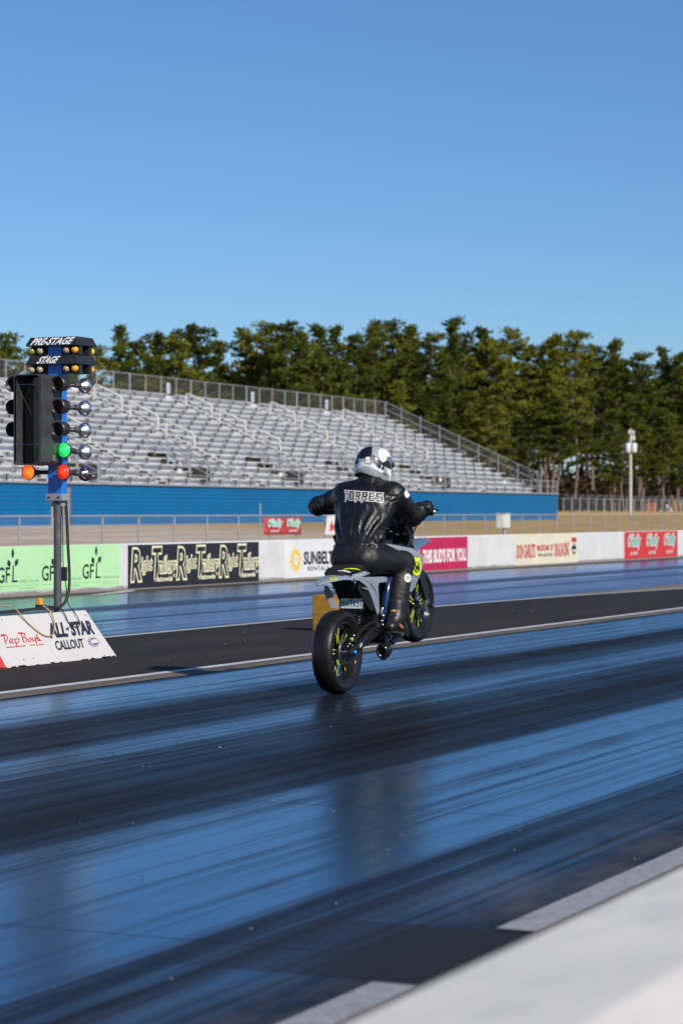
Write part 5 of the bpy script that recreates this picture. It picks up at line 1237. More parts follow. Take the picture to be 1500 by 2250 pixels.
# radiator shrouds with the crown badge
shr_px = [(846, 1194), (860, 1196), (877.6, 1199), (896.5, 1203), (903, 1203.5), (915, 1210), (926.7, 1218.7), (931.5, 1229), (927, 1252), (921, 1268), (913.6, 1286), (904.5, 1301.5), (897.6, 1298.4), (900.5, 1273), (899.5, 1250), (898, 1234), (894.7, 1222), (888, 1216.5), (871, 1207.5), (855, 1200)]
shrouds = []
for sy in (-1, 1):
    b = MB(); P = []
    for x, y in shr_px:
        yy = 0.135 + 0.085 * min(1, max(0, (x - 846) / 75.0)) - 0.03 * max(0, (y - 1260) / 40); p = BP(x, y, -yy); P.append(Vector((p.x, sy * yy, p.z)))
    n = len(P); inn = [p - Vector((0, sy * 0.012, 0)) for p in P]
    # ridge running down the middle gives the panel its fold
    b.add(P + inn, [tuple(range(n)), tuple(range(n, 2 * n))[::-1]] + [(i, (i + 1) % n, n + (i + 1) % n, n + i) for i in range(n)])
    o = b.build('radiator_shroud', plastic, bike, bevel=0.004); bm = bmesh.new(); bm.from_mesh(o.data); bmesh.ops.triangulate(bm, faces=[f for f in bm.faces if len(f.verts) > 4]); bm.to_mesh(o.data); bm.free(); shrouds.append(o)
st_ = bvh_of(shrouds[0])
def cs(x, y): return (820 + x / 9.375, 1080 + y / 9.375)
badge = [cs(*p) for p in ((775, 1420), (800, 1385), (838, 1395), (842, 1350), (880, 1345), (890, 1385), (910, 1380), (905, 1350), (935, 1345), (948, 1370), (950, 1420), (972, 1490), (975, 1580), (965, 1640), (945, 1690), (925, 1720), (885, 1735), (845, 1725), (815, 1690), (800, 1640), (790, 1560), (785, 1480))]
def grow(poly, k):
    cx = sum(p[0] for p in poly) / len(poly); cy = sum(p[1] for p in poly) / len(poly); return [(cx + (x - cx) * k, cy + (y - cy) * k) for x, y in poly]
decal([grow(badge, 1.07)], st_, M['ink'], shrouds[0], 'crown_badge', 0.0025)
decal([badge], st_, yel, shrouds[0], 'crown_badge', 0.004)
ring_o = [cs(885 + 62 * math.cos(q) * 1.0, 1560 + 118 * math.copysign(abs(math.sin(q)) ** 0.8, math.sin(q))) for q in [2 * math.pi * i / 24 for i in range(24)]]
decal([ring_o], st_, M['ink'], shrouds[0], 'crown_badge', 0.0052)
decal([grow(ring_o, 0.84)], st_, yel, shrouds[0], 'crown_badge', 0.0064)
hh = [cs(*p) for p in ((838, 1490), (862, 1485), (868, 1530), (902, 1525), (900, 1475), (924, 1470), (935, 1630), (910, 1640), (906, 1575), (872, 1582), (878, 1650), (852, 1655))]
decal([hh], st_, M['ink'], shrouds[0], 'crown_badge', 0.0078)
# frame, tank cover, engine
b = MB()
for sy in (-1, 1):
    b.tube([(1.06, sy * 0.03, 0.93), (0.90, sy * 0.10, 0.80), (0.73, sy * 0.135, 0.68), (0.665, sy * 0.135, 0.58), (0.62, sy * 0.125, 0.45), (0.60, sy * 0.11, 0.36)], [0.022, 0.024, 0.026, 0.027, 0.026, 0.022], 10)
    b.tube([(1.08, 0, 0.85), (1.04, sy * 0.05, 0.55), (0.98, sy * 0.09, 0.30), (0.72, sy * 0.10, 0.25), (0.60, sy * 0.10, 0.32)], 0.018, 8)
b.build('frame', frame_blue, bike)
def tank_f(F):
    t = smin(0.05, F.cone((0.86, 0, 0.84), (1.10, 0, 0.82), 0.085, 0.09, ky=1.25), F.box((1.02, 0, 0.72), (0.12, 0.12, 0.16), 0.04))
    return t
sdf_obj('tank_cover', tank_f, (0.65, -0.2, 0.5), (1.3, 0.2, 1.0), 0.012, blk, bike)
def eng_f(F):
    d = smin(0.02, F.box((0.76, 0, 0.37), (0.17, 0.105, 0.105), 0.04), F.box((0.60, 0, 0.40), (0.08, 0.10, 0.09), 0.03))
    d = smin(0.02, d, F.cone((0.82, 0, 0.45), (0.90, 0, 0.70), 0.085, 0.08))
    d = smin(0.012, d, F.cone((0.72, -0.10, 0.38), (0.72, -0.135, 0.38), 0.072, 0.060), F.cone((0.86, -0.09, 0.36), (0.86, -0.12, 0.36), 0.05, 0.042), F.cone((0.72, 0.10, 0.38), (0.72, 0.13, 0.38), 0.06, 0.05))
    d = smin(0.012, d, F.box((0.80, 0, 0.245), (0.20, 0.10, 0.03), 0.02))
    return d
eng = sdf_obj('engine', eng_f, (0.45, -0.22, 0.18), (1.1, 0.22, 0.85), 0.010, blk, bike)
r_ = random.Random(2)
b = MB()
for i in range(9): q = 2 * math.pi * i / 9; b.lathe([(0.0005, 0.008), (0.006, 0.007), (0.007, 0)], (0.72 + 0.066 * math.cos(q), -0.150, 0.38 + 0.066 * math.sin(q)), (0, -1, 0), 6)
for i in range(6): q = 2 * math.pi * i / 6; b.lathe([(0.0005, 0.008), (0.005, 0.007), (0.006, 0)], (0.86 + 0.044 * math.cos(q), -0.140, 0.36 + 0.044 * math.sin(q)), (0, -1, 0), 6)
b.build('cover_bolts', alu_b, eng)
b = MB()
for z in range(7): b.box((0.885 + z * 0.008, 0, 0.52 + 0.028 * z), (0.20, 0.19, 0.007))
b.build('cooling_fins', blk, eng)
for (x, z, r2) in ((0.555, 0.375, 0.016), (0.575, 0.44, 0.014), (0.54, 0.41, 0.010), (0.60, 0.335, 0.011)):
    b = MB(); b.lathe([(0.0005, 0.016), (r2 * 0.7, 0.015), (r2, 0.008), (r2, 0)], (x, -0.128, z), (0, -1, 0), 12); b.build('pivot_bolt', alu_b, bike)
b = MB(); b.tube([(0.552, -0.13, 0.452), (0.556, -0.135, 0.48), (0.57, -0.135, 0.50)], 0.010, 8); b.build('brake_reservoir', alu_b, bike)
b = MB()
for sy in (-1, 1): b.box((1.07, sy * 0.115, 0.70), (0.05, 0.11, 0.26), Matrix.Rotation(0.15, 3, 'Y'))
b.build('radiator', blk_matt, bike, bevel=0.01)
# exhaust
b = MB(); b.tube([(0.97, -0.02, 0.62), (1.04, -0.05, 0.52), (1.02, -0.09, 0.36), (0.92, -0.12, 0.235), (0.80, -0.12, 0.20), (0.70, -0.12, 0.195)], 0.024, 12); b.build('exhaust_pipe', mat('header_steel', (0.16, 0.15, 0.15), 0.35, metal=0.9, var=0.2), bike)
mc = BP(838, 1434, -0.12); b = MB(); rings = []
tear = [(math.sin(q) * (0.052 + 0.010 * math.cos(q)), math.cos(q) * 0.066) for q in [2 * math.pi * i / 20 for i in range(20)]]
axm = Vector((-1, 0, -0.02)).normalized()
for t, k in ((-0.17, 0.40), (-0.14, 0.72), (-0.08, 0.98), (-0.02, 0.98), (0.0, 0.86), (0.006, 0.62), (-0.03, 0.50)):
    rings.append([Vector((mc.x, -0.12, mc.z)) + axm * t + Vector((0, -y * k, z * k)) for y, z in tear])
b.loft(rings); mf = b.build('muffler', mat('carbon_can', (0.013, 0.012, 0.011), 0.22, coat=0.7, var=0.4, vs=60), bike)
b = MB(); b.lathe([(0.0005, 0.0), (0.028, 0.0), (0.030, 0.02)], Vector((mc.x, -0.12, mc.z - 0.006)) - axm * 0.026, axm, 20); b.build('muffler_outlet', M['under'], mf)
b = MB(); b.bar((mc.x + 0.10, -0.12, mc.z + 0.05), (mc.x + 0.11, -0.10, mc.z + 0.17), 0.02, 0.03); b.build('muffler_bracket', mat('bracket_blue', (0.10, 0.16, 0.25), 0.3, metal=0.5), bike)
# foot pegs, pedals
for sy in (-1, 1):
    b = MB(); b.tube([(0.63, sy * 0.11, 0.275), (0.635, sy * 0.25, 0.275)], 0.014, 8); b.box((0.635, sy * 0.215, 0.282), (0.05, 0.08, 0.02)); b.build('foot_peg', M['steel'], bike)
    b = MB(); b.tube([(0.62, sy * 0.135, 0.33), (0.72, sy * 0.16, 0.285), (0.82, sy * 0.17, 0.275)], 0.008, 8); b.box((0.825, sy * 0.18, 0.28), (0.03, 0.04, 0.012)); b.build('foot_lever', blk, bike)
# forks, axle lugs, front fender, lamp mask, bars
FD = Vector((-0.423, 0, 0.906))
def fk(t, y, off=0.0): return Vector((1.48, y, 0.297)) + FD * t + Vector((0.03, 0, 0)) * (1 if t > 0.02 else 0.6)
for sy in (-1, 1):
    y = sy * 0.098
    b = MB(); b.tube([fk(0.30, y), fk(0.36, y), fk(0.80, y)], [0.028, 0.031, 0.030], 14); fo = b.build('fork_leg', M['black_metal'], bike)
    b = MB(); b.tube([fk(0.0, y), fk(0.34, y)], 0.023, 14); b.build('stanchion', frame_blue, fo)  # dark blue colour stands in for sky mirrored in the tube
    b = MB(); b.box(fk(0.0, y) + Vector((-0.012, 0, 0.0)), (0.065, 0.045, 0.09)); b.build('axle_lug', mat('lug_grey', (0.20, 0.20, 0.20), 0.4, metal=0.6), fo, bevel=0.01)
    b = MB(); b.tube([(1.48, sy * 0.12, 0.297), (1.48, sy * 0.165, 0.297)], 0.020, 12); b.build('crash_bobbin', M['black_metal'], bike)
    b = MB(); b.lathe([(0.0005, 0.003), (0.012, 0.002), (0.014, 0)], (1.48, sy * 0.165, 0.297), (0, sy, 0), 12); b.build('bobbin_cap', alu_b, bike)
    b = MB(); b.box(fk(0.22, y + sy * 0.027), (0.10, 0.006, 0.26), Matrix.Rotation(-0.437, 3, 'Y')); b.build('fork_guard', blk, bike, bevel=0.003)
b = MB()
for t in (0.62, 0.78): b.box(fk(t, 0), (0.07, 0.25, 0.035), Matrix.Rotation(-0.437, 3, 'Y'))
b.build('triple_clamp', blk, bike, bevel=0.01)
skin([(1.16, 0.05, 0.72, 0.01), (1.28, 0.075, 0.755, 0.02), (1.42, 0.085, 0.785, 0.03), (1.56, 0.088, 0.80, 0.035), (1.70, 0.075, 0.79, 0.03), (1.80, 0.05, 0.765, 0.015), (1.86, 0.015, 0.745, 0.004)], 0.007).build('front_fender', plastic_b, bike)
def mask_f(F): return smax(0.01, smin(0.03, F.box((1.30, 0, 0.98), (0.035, 0.12, 0.13), 0.03), F.cone((1.28, 0, 1.08), (1.30, 0, 0.85), 0.06, 0.05, ky=1.6)), -F.box((1.20, 0, 0.97), (0.07, 0.2, 0.25)))
sdf_obj('headlamp_mask', mask_f, (1.15, -0.2, 0.75), (1.4, 0.2, 1.2), 0.010, blk, bike)
b = MB()
b.tube([(1.08, 0.405, 1.135), (1.11, 0.27, 1.14), (1.145, 0.14, 1.10), (1.15, 0, 1.095), (1.145, -0.14, 1.10), (1.11, -0.27, 1.14), (1.08, -0.405, 1.135)], 0.0125, 10)
bars = b.build('handlebar', blk, bike)
for sy in (-1, 1):
    b = MB(); b.tube([(1.10, sy * 0.29, 1.14), (1.08, sy * 0.405, 1.135)], 0.0175, 12); b.build('grip', M['cable_black'], bars)
    b = MB(); b.lathe([(0.0005, 0.010), (0.013, 0.009), (0.016, 0)], (1.08, sy * 0.405, 1.135), (-0.17, sy, -0.04), 14); b.build('bar_end', M['chrome'], bars)
    b = MB(); b.tube([(1.12, sy * 0.25, 1.145), (1.19, sy * 0.30, 1.14), (1.18, sy * 0.40, 1.125)], [0.010, 0.008, 0.006], 8); b.build('lever', blk, bars)
    b = MB(); b.box((1.115, sy * 0.235, 1.145), (0.05, 0.05, 0.045)); b.build('switch_gear', blk, bars, bevel=0.008)
b = MB(); b.tube([(1.145, -0.13, 1.13), (1.145, 0.13, 1.13)], 0.016, 10); b.build('bar_pad', blk, bars)
b = MB(); b.lathe([(0.0005, 0), (0.040, 0.0), (0.046, -0.012), (0.046, -0.04)], (1.16, -0.075, 1.06), (-0.8, -0.15, 0.5), 20); b.build('gauge', blk, bike)
b = MB(); b.box((1.13, 0.02, 1.155), (0.05, 0.085, 0.012), Matrix.Rotation(-0.5, 3, 'Y')); b.build('gauge_mark', mat('dull_neon', (0.30, 0.34, 0.02), 0.5), bike, bevel=0.003)
b = MB(); b.box((1.19, -0.10, 0.965), (0.022, 0.03, 0.065), Matrix.Rotation(0.3, 3, 'Y')); b.build('fork_tag', mat('dull_neon_tag', (0.28, 0.30, 0.04), 0.5), bike, bevel=0.004)
for k, pts in enumerate((((1.12, -0.20, 1.14), (1.24, -0.15, 1.10), (1.26, -0.08, 0.95), (1.18, -0.05, 0.80)), ((1.12, 0.20, 1.14), (1.25, 0.13, 1.12), (1.27, 0.05, 0.96), (1.16, 0.04, 0.82)), ((1.13, -0.24, 1.14), (1.22, -0.20, 1.02), (1.18, -0.14, 0.88), (1.10, -0.12, 0.80)), ((1.14, -0.1, 1.08), (1.08, -0.06, 0.98), (1.02, -0.05, 0.93)))):
    b = MB(); b.tube(pts, 0.006, 6); b.build('control_cable', M['cable_black'], bike)
for q in ((1.06, -0.04, 0.985), (1.09, 0.0, 1.0), (1.07, -0.085, 0.96), (1.10, -0.02, 0.93)):
    b = MB(); b.lathe([(0.0005, 0.012), (0.009, 0.010), (0.012, 0.0)], q, (-0.8, -0.2, 0.5), 10); b.build('clamp_bolt', alu_b, bike)
b = MB(); b.box((1.10, -0.03, 0.965), (0.05, 0.10, 0.07)); b.box((1.05, 0.03, 0.93), (0.06, 0.08, 0.05)); b.build('ignition_housing', blk_matt, bike, bevel=0.01)
# ================================================================== the rider
def leather(name, col, rough, b_str, scale):
    m, nt, b, out = nodes_of(name)
    v = scaled_pos(nt, 1, 1, 1, obj=True)
    n0 = noise(nt, v, 5, 3); n1 = noise(nt, scaled_pos(nt, 9, 9, 4.5, obj=True), 1.0, 3, 0.5); n1 = math_n(nt, 'MULTIPLY', math_n(nt, 'ABSOLUTE', math_n(nt, 'SUBTRACT', n1, 0.5)), 2.4); n2 = noise(nt, v, 260, 2)
    b.inputs['Base Color'].default_value = (*col, 1)
    rr = ramp(nt, n0, [(0.3, rough * 0.85), (0.7, rough * 1.2)]); nt.links.new(rr.outputs[0], b.inputs['Roughness'])
    b.inputs['Specular IOR Level'].default_value = 0.55
    h = math_n(nt, 'ADD', math_n(nt, 'MULTIPLY', n1, scale), math_n(nt, 'MULTIPLY', n2, 0.03))
    bp = N(nt, 'Bump', i_Strength=b_str, i_Distance=0.02); nt.links.new(h, bp.inputs['Height']); nt.links.new(bp.outputs[0], b.inputs['Normal'])
    return m
lea_j = leather('jacket_leather', (0.007, 0.007, 0.0075), 0.37, 0.75, 1.0)
lea_t = leather('trouser_leather', (0.006, 0.006, 0.0065), 0.55, 0.6, 1.0)
lea_b = leather('boot_leather', (0.012, 0.012, 0.013), 0.45, 0.3, 0.6)
PO = Vector((BX, BY, 0))
J = dict(pel=(0.37, 0, 1.03), waist=(0.40, 0, 1.18), chest=(0.50, 0, 1.37), neck=(0.585, 0, 1.53), head=(0.665, 0, 1.70),
         shl=(0.565, 0.205, 1.472), shr=(0.575, -0.215, 1.468), ell=(0.715, 0.495, 1.385), elr=(0.80, -0.255, 1.312),
         wrl=(0.885, 0.395, 1.375), wrr=(0.895, -0.335, 1.372), hipl=(0.39, 0.105, 0.985), hipr=(0.39, -0.105, 0.985),
         knl=(0.77, 0.195, 0.955), knr=(0.77, -0.195, 0.955), anl=(0.61, 0.20, 0.555), anr=(0.61, -0.205, 0.555))
def ridges(F, o, d, freq, amp, wob=0.0, phase=0.0):
    X, Y, Z = F.X - o[0], F.Y - o[1], F.Z - o[2]
    t = X * d[0] + Y * d[1] + Z * d[2]
    s_ = np.sin(freq * t * 0.8 + 2.2 * wob * np.sin(21 * X + 17 * Y + 2) + 2.0 * wob * np.sin(18 * Z - 15 * Y + 1) + phase)
    return amp * (1.6 * np.abs(s_) - 0.9) * (0.65 + 0.5 * np.sin(31 * Y + 27 * Z - 12 * X))
def near(F, c, r_):
    return np.exp(-((F.X - c[0]) ** 2 + (F.Y - c[1]) ** 2 + (F.Z - c[2]) ** 2) / (r_ * r_))
def trunk(F, g=0.0):
    d = smin(0.06, F.cone(J['pel'], J['waist'], 0.126 + g, 0.114 + g, ky=1.44), F.cone(J['waist'], J['chest'], 0.112 + g, 0.152 + g, ky=1.55))
    d = smin(0.05, d, F.cone((0.555, -0.175, 1.468), (0.555, 0.175, 1.468), 0.084 + g, 0.084 + g))
    return smin(0.04, d, F.cone((0.56, 0, 1.47), J['neck'], 0.085 + g, 0.066 + g))
def body_f(F):
    d = trunk(F, -0.018)
    d = smin(0.05, d, F.ell((0.36, 0, 1.00), (0.150, 0.182, 0.125)), F.ell((0.335, -0.085, 0.985), (0.118, 0.100, 0.108)), F.ell((0.335, 0.085, 0.985), (0.118, 0.100, 0.108)))
    d = smin(0.03, d, F.cone(J['neck'], (0.64, 0, 1.63), 0.055, 0.055), F.ell((0.66, 0, 1.69), (0.085, 0.07, 0.10)))
    for s in 'lr':
        d = smin(0.03, d, F.cone(J['sh' + s], J['el' + s], 0.055, 0.045), F.cone(J['el' + s], J['wr' + s], 0.043, 0.032))
        leg = smin(0.03, F.cone(J['hip' + s], J['kn' + s], 0.108, 0.084), F.cone(J['kn' + s], J['an' + s], 0.088, 0.066))
        kn = J['kn' + s]
        leg = leg + ridges(F, kn, (0.75, 0, 0.55), 95, 0.006, 1.2) * near(F, (kn[0] - 0.05, kn[1], kn[2] - 0.01), 0.11)
        leg = leg + ridges(F, J['an' + s], (0.35, 0.2, 0.9), 74, 0.006, 1.4) * near(F, (J['an' + s][0] + 0.03, J['an' + s][1], J['an' + s][2] + 0.14), 0.16)
        hp = (0.50, J['hip' + s][1] * 1.2, 0.98); leg = leg + ridges(F, hp, (0.85, 0, -0.5), 75, 0.007, 1.3) * near(F, hp, 0.14)
        d = smin(0.045, d, leg)
    return d
person = sdf_obj('person', body_f, (0.08, -0.65, 0.48), (1.05, 0.65, 1.85), 0.0085, lea_t)
person.location = PO
tag(person, 'rider in black leathers and patterned helmet, arms spread to the bars of the rearing motorcycle', 'person')
# jacket: its own shell with hem, collar and cuffs
def jacket_f(F):
    d = trunk(F, 0.006)
    X, Y, Z = F.X, F.Y, F.Z
    for s in 'lr':
        sh, el, wr = J['sh' + s], J['el' + s], J['wr' + s]
        ra, rb, rc_ = (0.088, 0.078, 0.060) if s == 'r' else (0.080, 0.066, 0.052)
        arm = smin(0.035, F.cone(sh, el, ra, rb), F.cone(el, wr, rb + 0.003, rc_))
        ax = np.array(el) - np.array(sh); ax = ax / np.linalg.norm(ax); fx = np.array(wr) - np.array(el); fx = fx / np.linalg.norm(fx)
        mid = tuple((np.array(sh) + np.array(el)) / 2)
        arm = arm + ridges(F, mid, ax + np.array((0.1, 0.2, 0.3)), 74, 0.0068, 1.6) * near(F, mid, 0.14)
        arm = arm + ridges(F, el, ax + 0.4 * fx, 88, 0.0080, 1.4) * near(F, el, 0.12)
        fm = tuple((np.array(el) + np.array(wr)) / 2); arm = arm + ridges(F, fm, fx + np.array((0.0, 0.2, 0.4)), 84, 0.0060, 1.4, 1.0) * near(F, fm, 0.11)
        cuff = F.cone(tuple(np.array(wr) - fx * 0.03), tuple(np.array(wr) + fx * 0.012), 0.052, 0.050)
        arm = smin(0.006, arm, cuff)
        d = smin(0.045, d, arm)
    # long soft folds fanning from the waist to both shoulders, the back seam, the hem band and the yoke
    fan = np.arctan2(Y + 0.02, Z - 0.93)
    back = np.clip((0.52 - X) * 6, 0, 1) * np.clip((Z - 1.05) * 6, 0, 1) * np.clip((1.42 - Z) * 6, 0, 1)
    d = d + 0.0075 * np.sin(30 * fan + 1.2 * np.sin(9 * Z) + 0.8) * back * np.clip(np.abs(Y) * 9, 0.15, 1)
    d = d + ridges(F, (0.4, 0, 1.12), (0.2, 0.55, 0.8), 66, 0.0055, 1.7) * np.clip(1 - np.abs(Z - 1.15) / 0.13, 0, 1)
    for sy in (-1, 1):
        ap = (0.50, sy * 0.20, 1.38); d = d + ridges(F, ap, (0.15, 0.75 * sy, -0.65), 80, 0.0065, 1.5, 0.5) * near(F, ap, 0.12)
        d = smin(0.04, d, F.cone((0.575, sy * 0.055, 1.540), (0.562, sy * 0.185, 1.485), 0.062, 0.072))
    d = d + 0.0035 * np.exp(-(Y / 0.005) ** 2) * np.clip((0.56 - X) * 20, 0, 1)
    hem = F.cone((0.375, 0, 1.055), (0.378, 0, 1.085), 0.134, 0.134, ky=1.47)
    d = smin(0.012, d, np.maximum(hem, np.abs(Z - 1.066) - 0.024))
    collar = F.cone((0.565, 0, 1.50), (0.605, 0, 1.61), 0.102, 0.088)
    d = smin(0.015, d, collar)
    tilt = Z - (1.046 + 0.10 * (X - 0.30))
    d = smax(0.008, d, -tilt)
    return smax(0.008, d, Z - 1.606)
jacket = sdf_obj('jacket', jacket_f, (0.10, -0.68, 0.98), (1.05, 0.68, 1.66), 0.0065, lea_j, person)
dm = jacket.modifiers.new('smooth', 'SMOOTH'); dm.iterations = 1; dm.factor = 0.4
# gloves: palm, four bent fingers of different lengths closed on the grip, thumb under it
glove_m = leather('glove_leather', (0.012, 0.012, 0.012), 0.5, 0.3, 0.5)
for s, sy in (('l', 1), ('r', -1)):
    gc = BW @ Vector((1.09, sy * 0.350, 1.137)) - PO; wr = J['wr' + s]
    def glove_f(F, gc=gc, wr=wr, sy=sy):
        kx, kz = gc.x - 0.030, gc.z + 0.030
        d = smin(0.02, F.cone(wr, (kx - 0.02, gc.y, kz - 0.004), 0.040, 0.030, ky=1.15), F.cone((kx - 0.02, gc.y - 0.022, kz), (kx - 0.02, gc.y + 0.022, kz), 0.024, 0.024))
        for i, ln in enumerate((0.95, 1.08, 1.0, 0.82)):
            y = gc.y + sy * (-0.033 + 0.0225 * i); a = (kx - 0.004, y, kz); b_ = (kx + 0.038 * ln, y, kz + 0.004); c = (kx + 0.056 * ln, y, kz - 0.030); e = (kx + 0.034 * ln, y, kz - 0.056)
            f = smin(0.004, F.cone(a, b_, 0.0130, 0.0118), F.cone(b_, c, 0.0118, 0.0108), F.cone(c, e, 0.0108, 0.0095))
            d = smin(0.004, d, f) if i else smin(0.004, d, f)
        ty = gc.y - sy * 0.040
        th = smin(0.006, F.cone((kx - 0.055, ty + sy * 0.012, kz - 0.010), (kx - 0.020, ty - sy * 0.004, kz - 0.038), 0.017, 0.0145), F.cone((kx - 0.020, ty - sy * 0.004, kz - 0.038), (kx + 0.018, ty + sy * 0.004, kz - 0.056), 0.0140, 0.0115))
        d = smin(0.008, d, th)
        fx = np.array((gc.x, gc.y, gc.z)) - np.array(wr); fx = fx / np.linalg.norm(fx)
        return smin(0.006, d, F.cone(tuple(np.array(wr) - fx * 0.005), tuple(np.array(wr) + fx * 0.02), 0.046, 0.042))
    c = (Vector(wr) + gc) / 2
    sdf_obj('glove', glove_f, (c.x - 0.15, c.y - 0.13, c.z - 0.13), (c.x + 0.17, c.y + 0.13, c.z + 0.13), 0.004, glove_m, person)
# boots
for s, sy in (('l', 1), ('r', -1)):
    an = J['an' + s]; pg = BW @ Vector((0.635, sy * 0.215, 0.300)) - PO
    toe = (pg.x + 0.135, pg.y + sy * 0.005, pg.z - 0.012); ball = (pg.x + 0.045, pg.y, pg.z + 0.030); heel = (pg.x - 0.115, pg.y - sy * 0.01, pg.z + 0.045)
    def boot_f(F, an=an, toe=toe, ball=ball, heel=heel, sy=sy):
        top = (an[0] + 0.02, an[1], an[2] + 0.09)
        d = smin(0.03, F.cone(top, (an[0] - 0.005, an[1], an[2] - 0.02), 0.068, 0.060), F.cone((an[0] - 0.015, an[1], an[2] - 0.02), heel, 0.058, 0.040))
        d = smin(0.035, d, F.cone((an[0] + 0.01, an[1], an[2] - 0.02), ball, 0.058, 0.047), F.cone(ball, toe, 0.047, 0.029, ky=1.1))
        d = smin(0.02, d, F.cone(heel, ball, 0.034, 0.034, ky=1.1))
        d = d + ridges(F, an, (0.1, 0, 1.0), 110, 0.004, 0.5) * near(F, (an[0], an[1], an[2] - 0.005), 0.065)
        return d
    lo = (pg.x - 0.22, pg.y - 0.12, pg.z - 0.08); hi = (pg.x + 0.22, pg.y + 0.12, an[2] + 0.17)
    bt = sdf_obj('boot', boot_f, lo, hi, 0.006, lea_b, person)
    b = MB(); rings = []
    for (x, y, z, w) in ((heel[0] - 0.025, heel[1], heel[2] - 0.036, 0.028), (heel[0] + 0.02, heel[1], heel[2] - 0.040, 0.034), (ball[0] - 0.05, ball[1], ball[2] - 0.034, 0.036), (ball[0] + 0.02, ball[1], ball[2] - 0.042, 0.044), (toe[0] - 0.02, toe[1], toe[2] - 0.028, 0.036), (toe[0] + 0.02, toe[1], toe[2] - 0.018, 0.016)):
        rings.append([Vector((x, y - w, z - 0.008)), Vector((x, y + w, z - 0.008)), Vector((x, y + w, z + 0.008)), Vector((x, y - w, z + 0.008))])
    b.loft(rings, smooth=False); b.build('sole', M['cable_black'], bt, bevel=0.003)
    if s == 'r':
        tb_ = bvh_of(bt)
        decal([[(876.5, 1368.5), (881.5, 1371.5), (886, 1381), (881, 1379), (877, 1375)]], tb_, mat('boot_orange', (0.75, 0.16, 0.07), 0.5), bt, 'boot_tag', 0.003)
        decal([[(878, 1371), (881.5, 1373), (884, 1378), (880.5, 1376.5)]], tb_, mat('boot_mauve', (0.55, 0.28, 0.33), 0.5), bt, 'boot_tag', 0.0045)
        decal([[(858, 1341.5), (863, 1339.5), (869, 1339.5), (872, 1341.8), (868, 1344.5), (862, 1344.2)]], tb_, mat('boot_tan', (0.55, 0.22, 0.09), 0.6), bt, 'boot_patch', 0.003)
# helmet, head turned a little to the right
HC = Vector(J['head']) + Vector((0.0, 0, 0.008))
HM = Matrix.Rotation(R(-24), 3, 'Z') @ Matrix.Rotation(R(13), 3, 'Y')
hi_ = HM.transposed()
def hw(p): return HC + HM @ Vector(p)
def helm_f(F):
    d = F.ell(tuple(HC), (0.150, 0.127, 0.142), hi_)
    d = smin(0.05, d, F.ell(tuple(hw((0.05, 0, -0.085))), (0.125, 0.107, 0.100), hi_))
    d = smin(0.03, d, F.ell(tuple(hw((-0.030, 0, -0.060))), (0.118, 0.120, 0.115), hi_))
    # neck opening: arched cut rising at the back
    p = [F.X - HC.x, F.Y - HC.y, F.Z - HC.z]; q = [hi_[i][0] * p[0] + hi_[i][1] * p[1] + hi_[i][2] * p[2] for i in range(3)]
    cut = q[2] + 0.168 - 0.24 * np.clip(-q[0] + 0.05, 0, 1) * np.clip(1 - (q[1] / 0.13) ** 2, 0, 1) - 0.10 * np.clip(-q[0], 0, 1)
    d = smax(0.006, d, -cut)
    d = smax(0.006, d, -F.ell(tuple(hw((-0.02, 0, -0.10))), (0.115, 0.102, 0.135), hi_))
    return d
hm_grey = mat('helmet_grey', (0.33, 0.35, 0.38), 0.22, coat=0.8, var=0.02)
helmet = sdf_obj('helmet', helm_f, tuple(HC - Vector((0.22, 0.22, 0.22))), tuple(HC + Vector((0.24, 0.22, 0.20))), 0.0055, hm_grey, person)
def visor_f(F):
    d = smin(0.05, F.ell(tuple(HC), (0.153, 0.1285, 0.143), hi_), F.ell(tuple(hw((0.05, 0, -0.085))), (0.127, 0.109, 0.101), hi_))
    p = [F.X - HC.x, F.Y - HC.y, F.Z - HC.z]; q = [hi_[i][0] * p[0] + hi_[i][1] * p[1] + hi_[i][2] * p[2] for i in range(3)]
    slab = np.maximum(np.abs(q[2] - 0.012) - 0.055, 0.092 - q[0])
    return smax(0.008, d, slab)
sdf_obj('visor', visor_f, tuple(HC - Vector((0.1, 0.2, 0.1))), tuple(HC + Vector((0.24, 0.2, 0.12))), 0.0055, M['black_gloss'], helmet)
b = MB(); b.lathe([(0.0005, 0.012), (0.018, 0.011), (0.022, 0.004), (0.023, 0)], hw((0.095, -0.103, 0.012)), HM @ Vector((0.25, -1, 0)), 16); b.build('visor_pivot', M['black_metal'], helmet)
def lining_f(F): return F.cone((0.60, 0, 1.56), (0.65, 0, 1.66), 0.082, 0.095)
sdf_obj('helmet_lining', lining_f, (0.48, -0.13, 1.46), (0.78, 0.13, 1.78), 0.009, M['cable_black'], helmet)
ht = bvh_of(helmet)
def ch(x, y): return (760 + x / 11.54, 970 + y / 11.54)
h_blk = mat('helmet_black', (0.010, 0.010, 0.014), 0.4, coat=0.15); h_wht = mat('helmet_white', (0.80, 0.80, 0.80), 0.4, coat=0.15); h_dk = mat('helmet_dark_grey', (0.13, 0.15, 0.17), 0.25, coat=0.15); h_lt = mat('helmet_silver', (0.66, 0.67, 0.69), 0.22, coat=0.15)
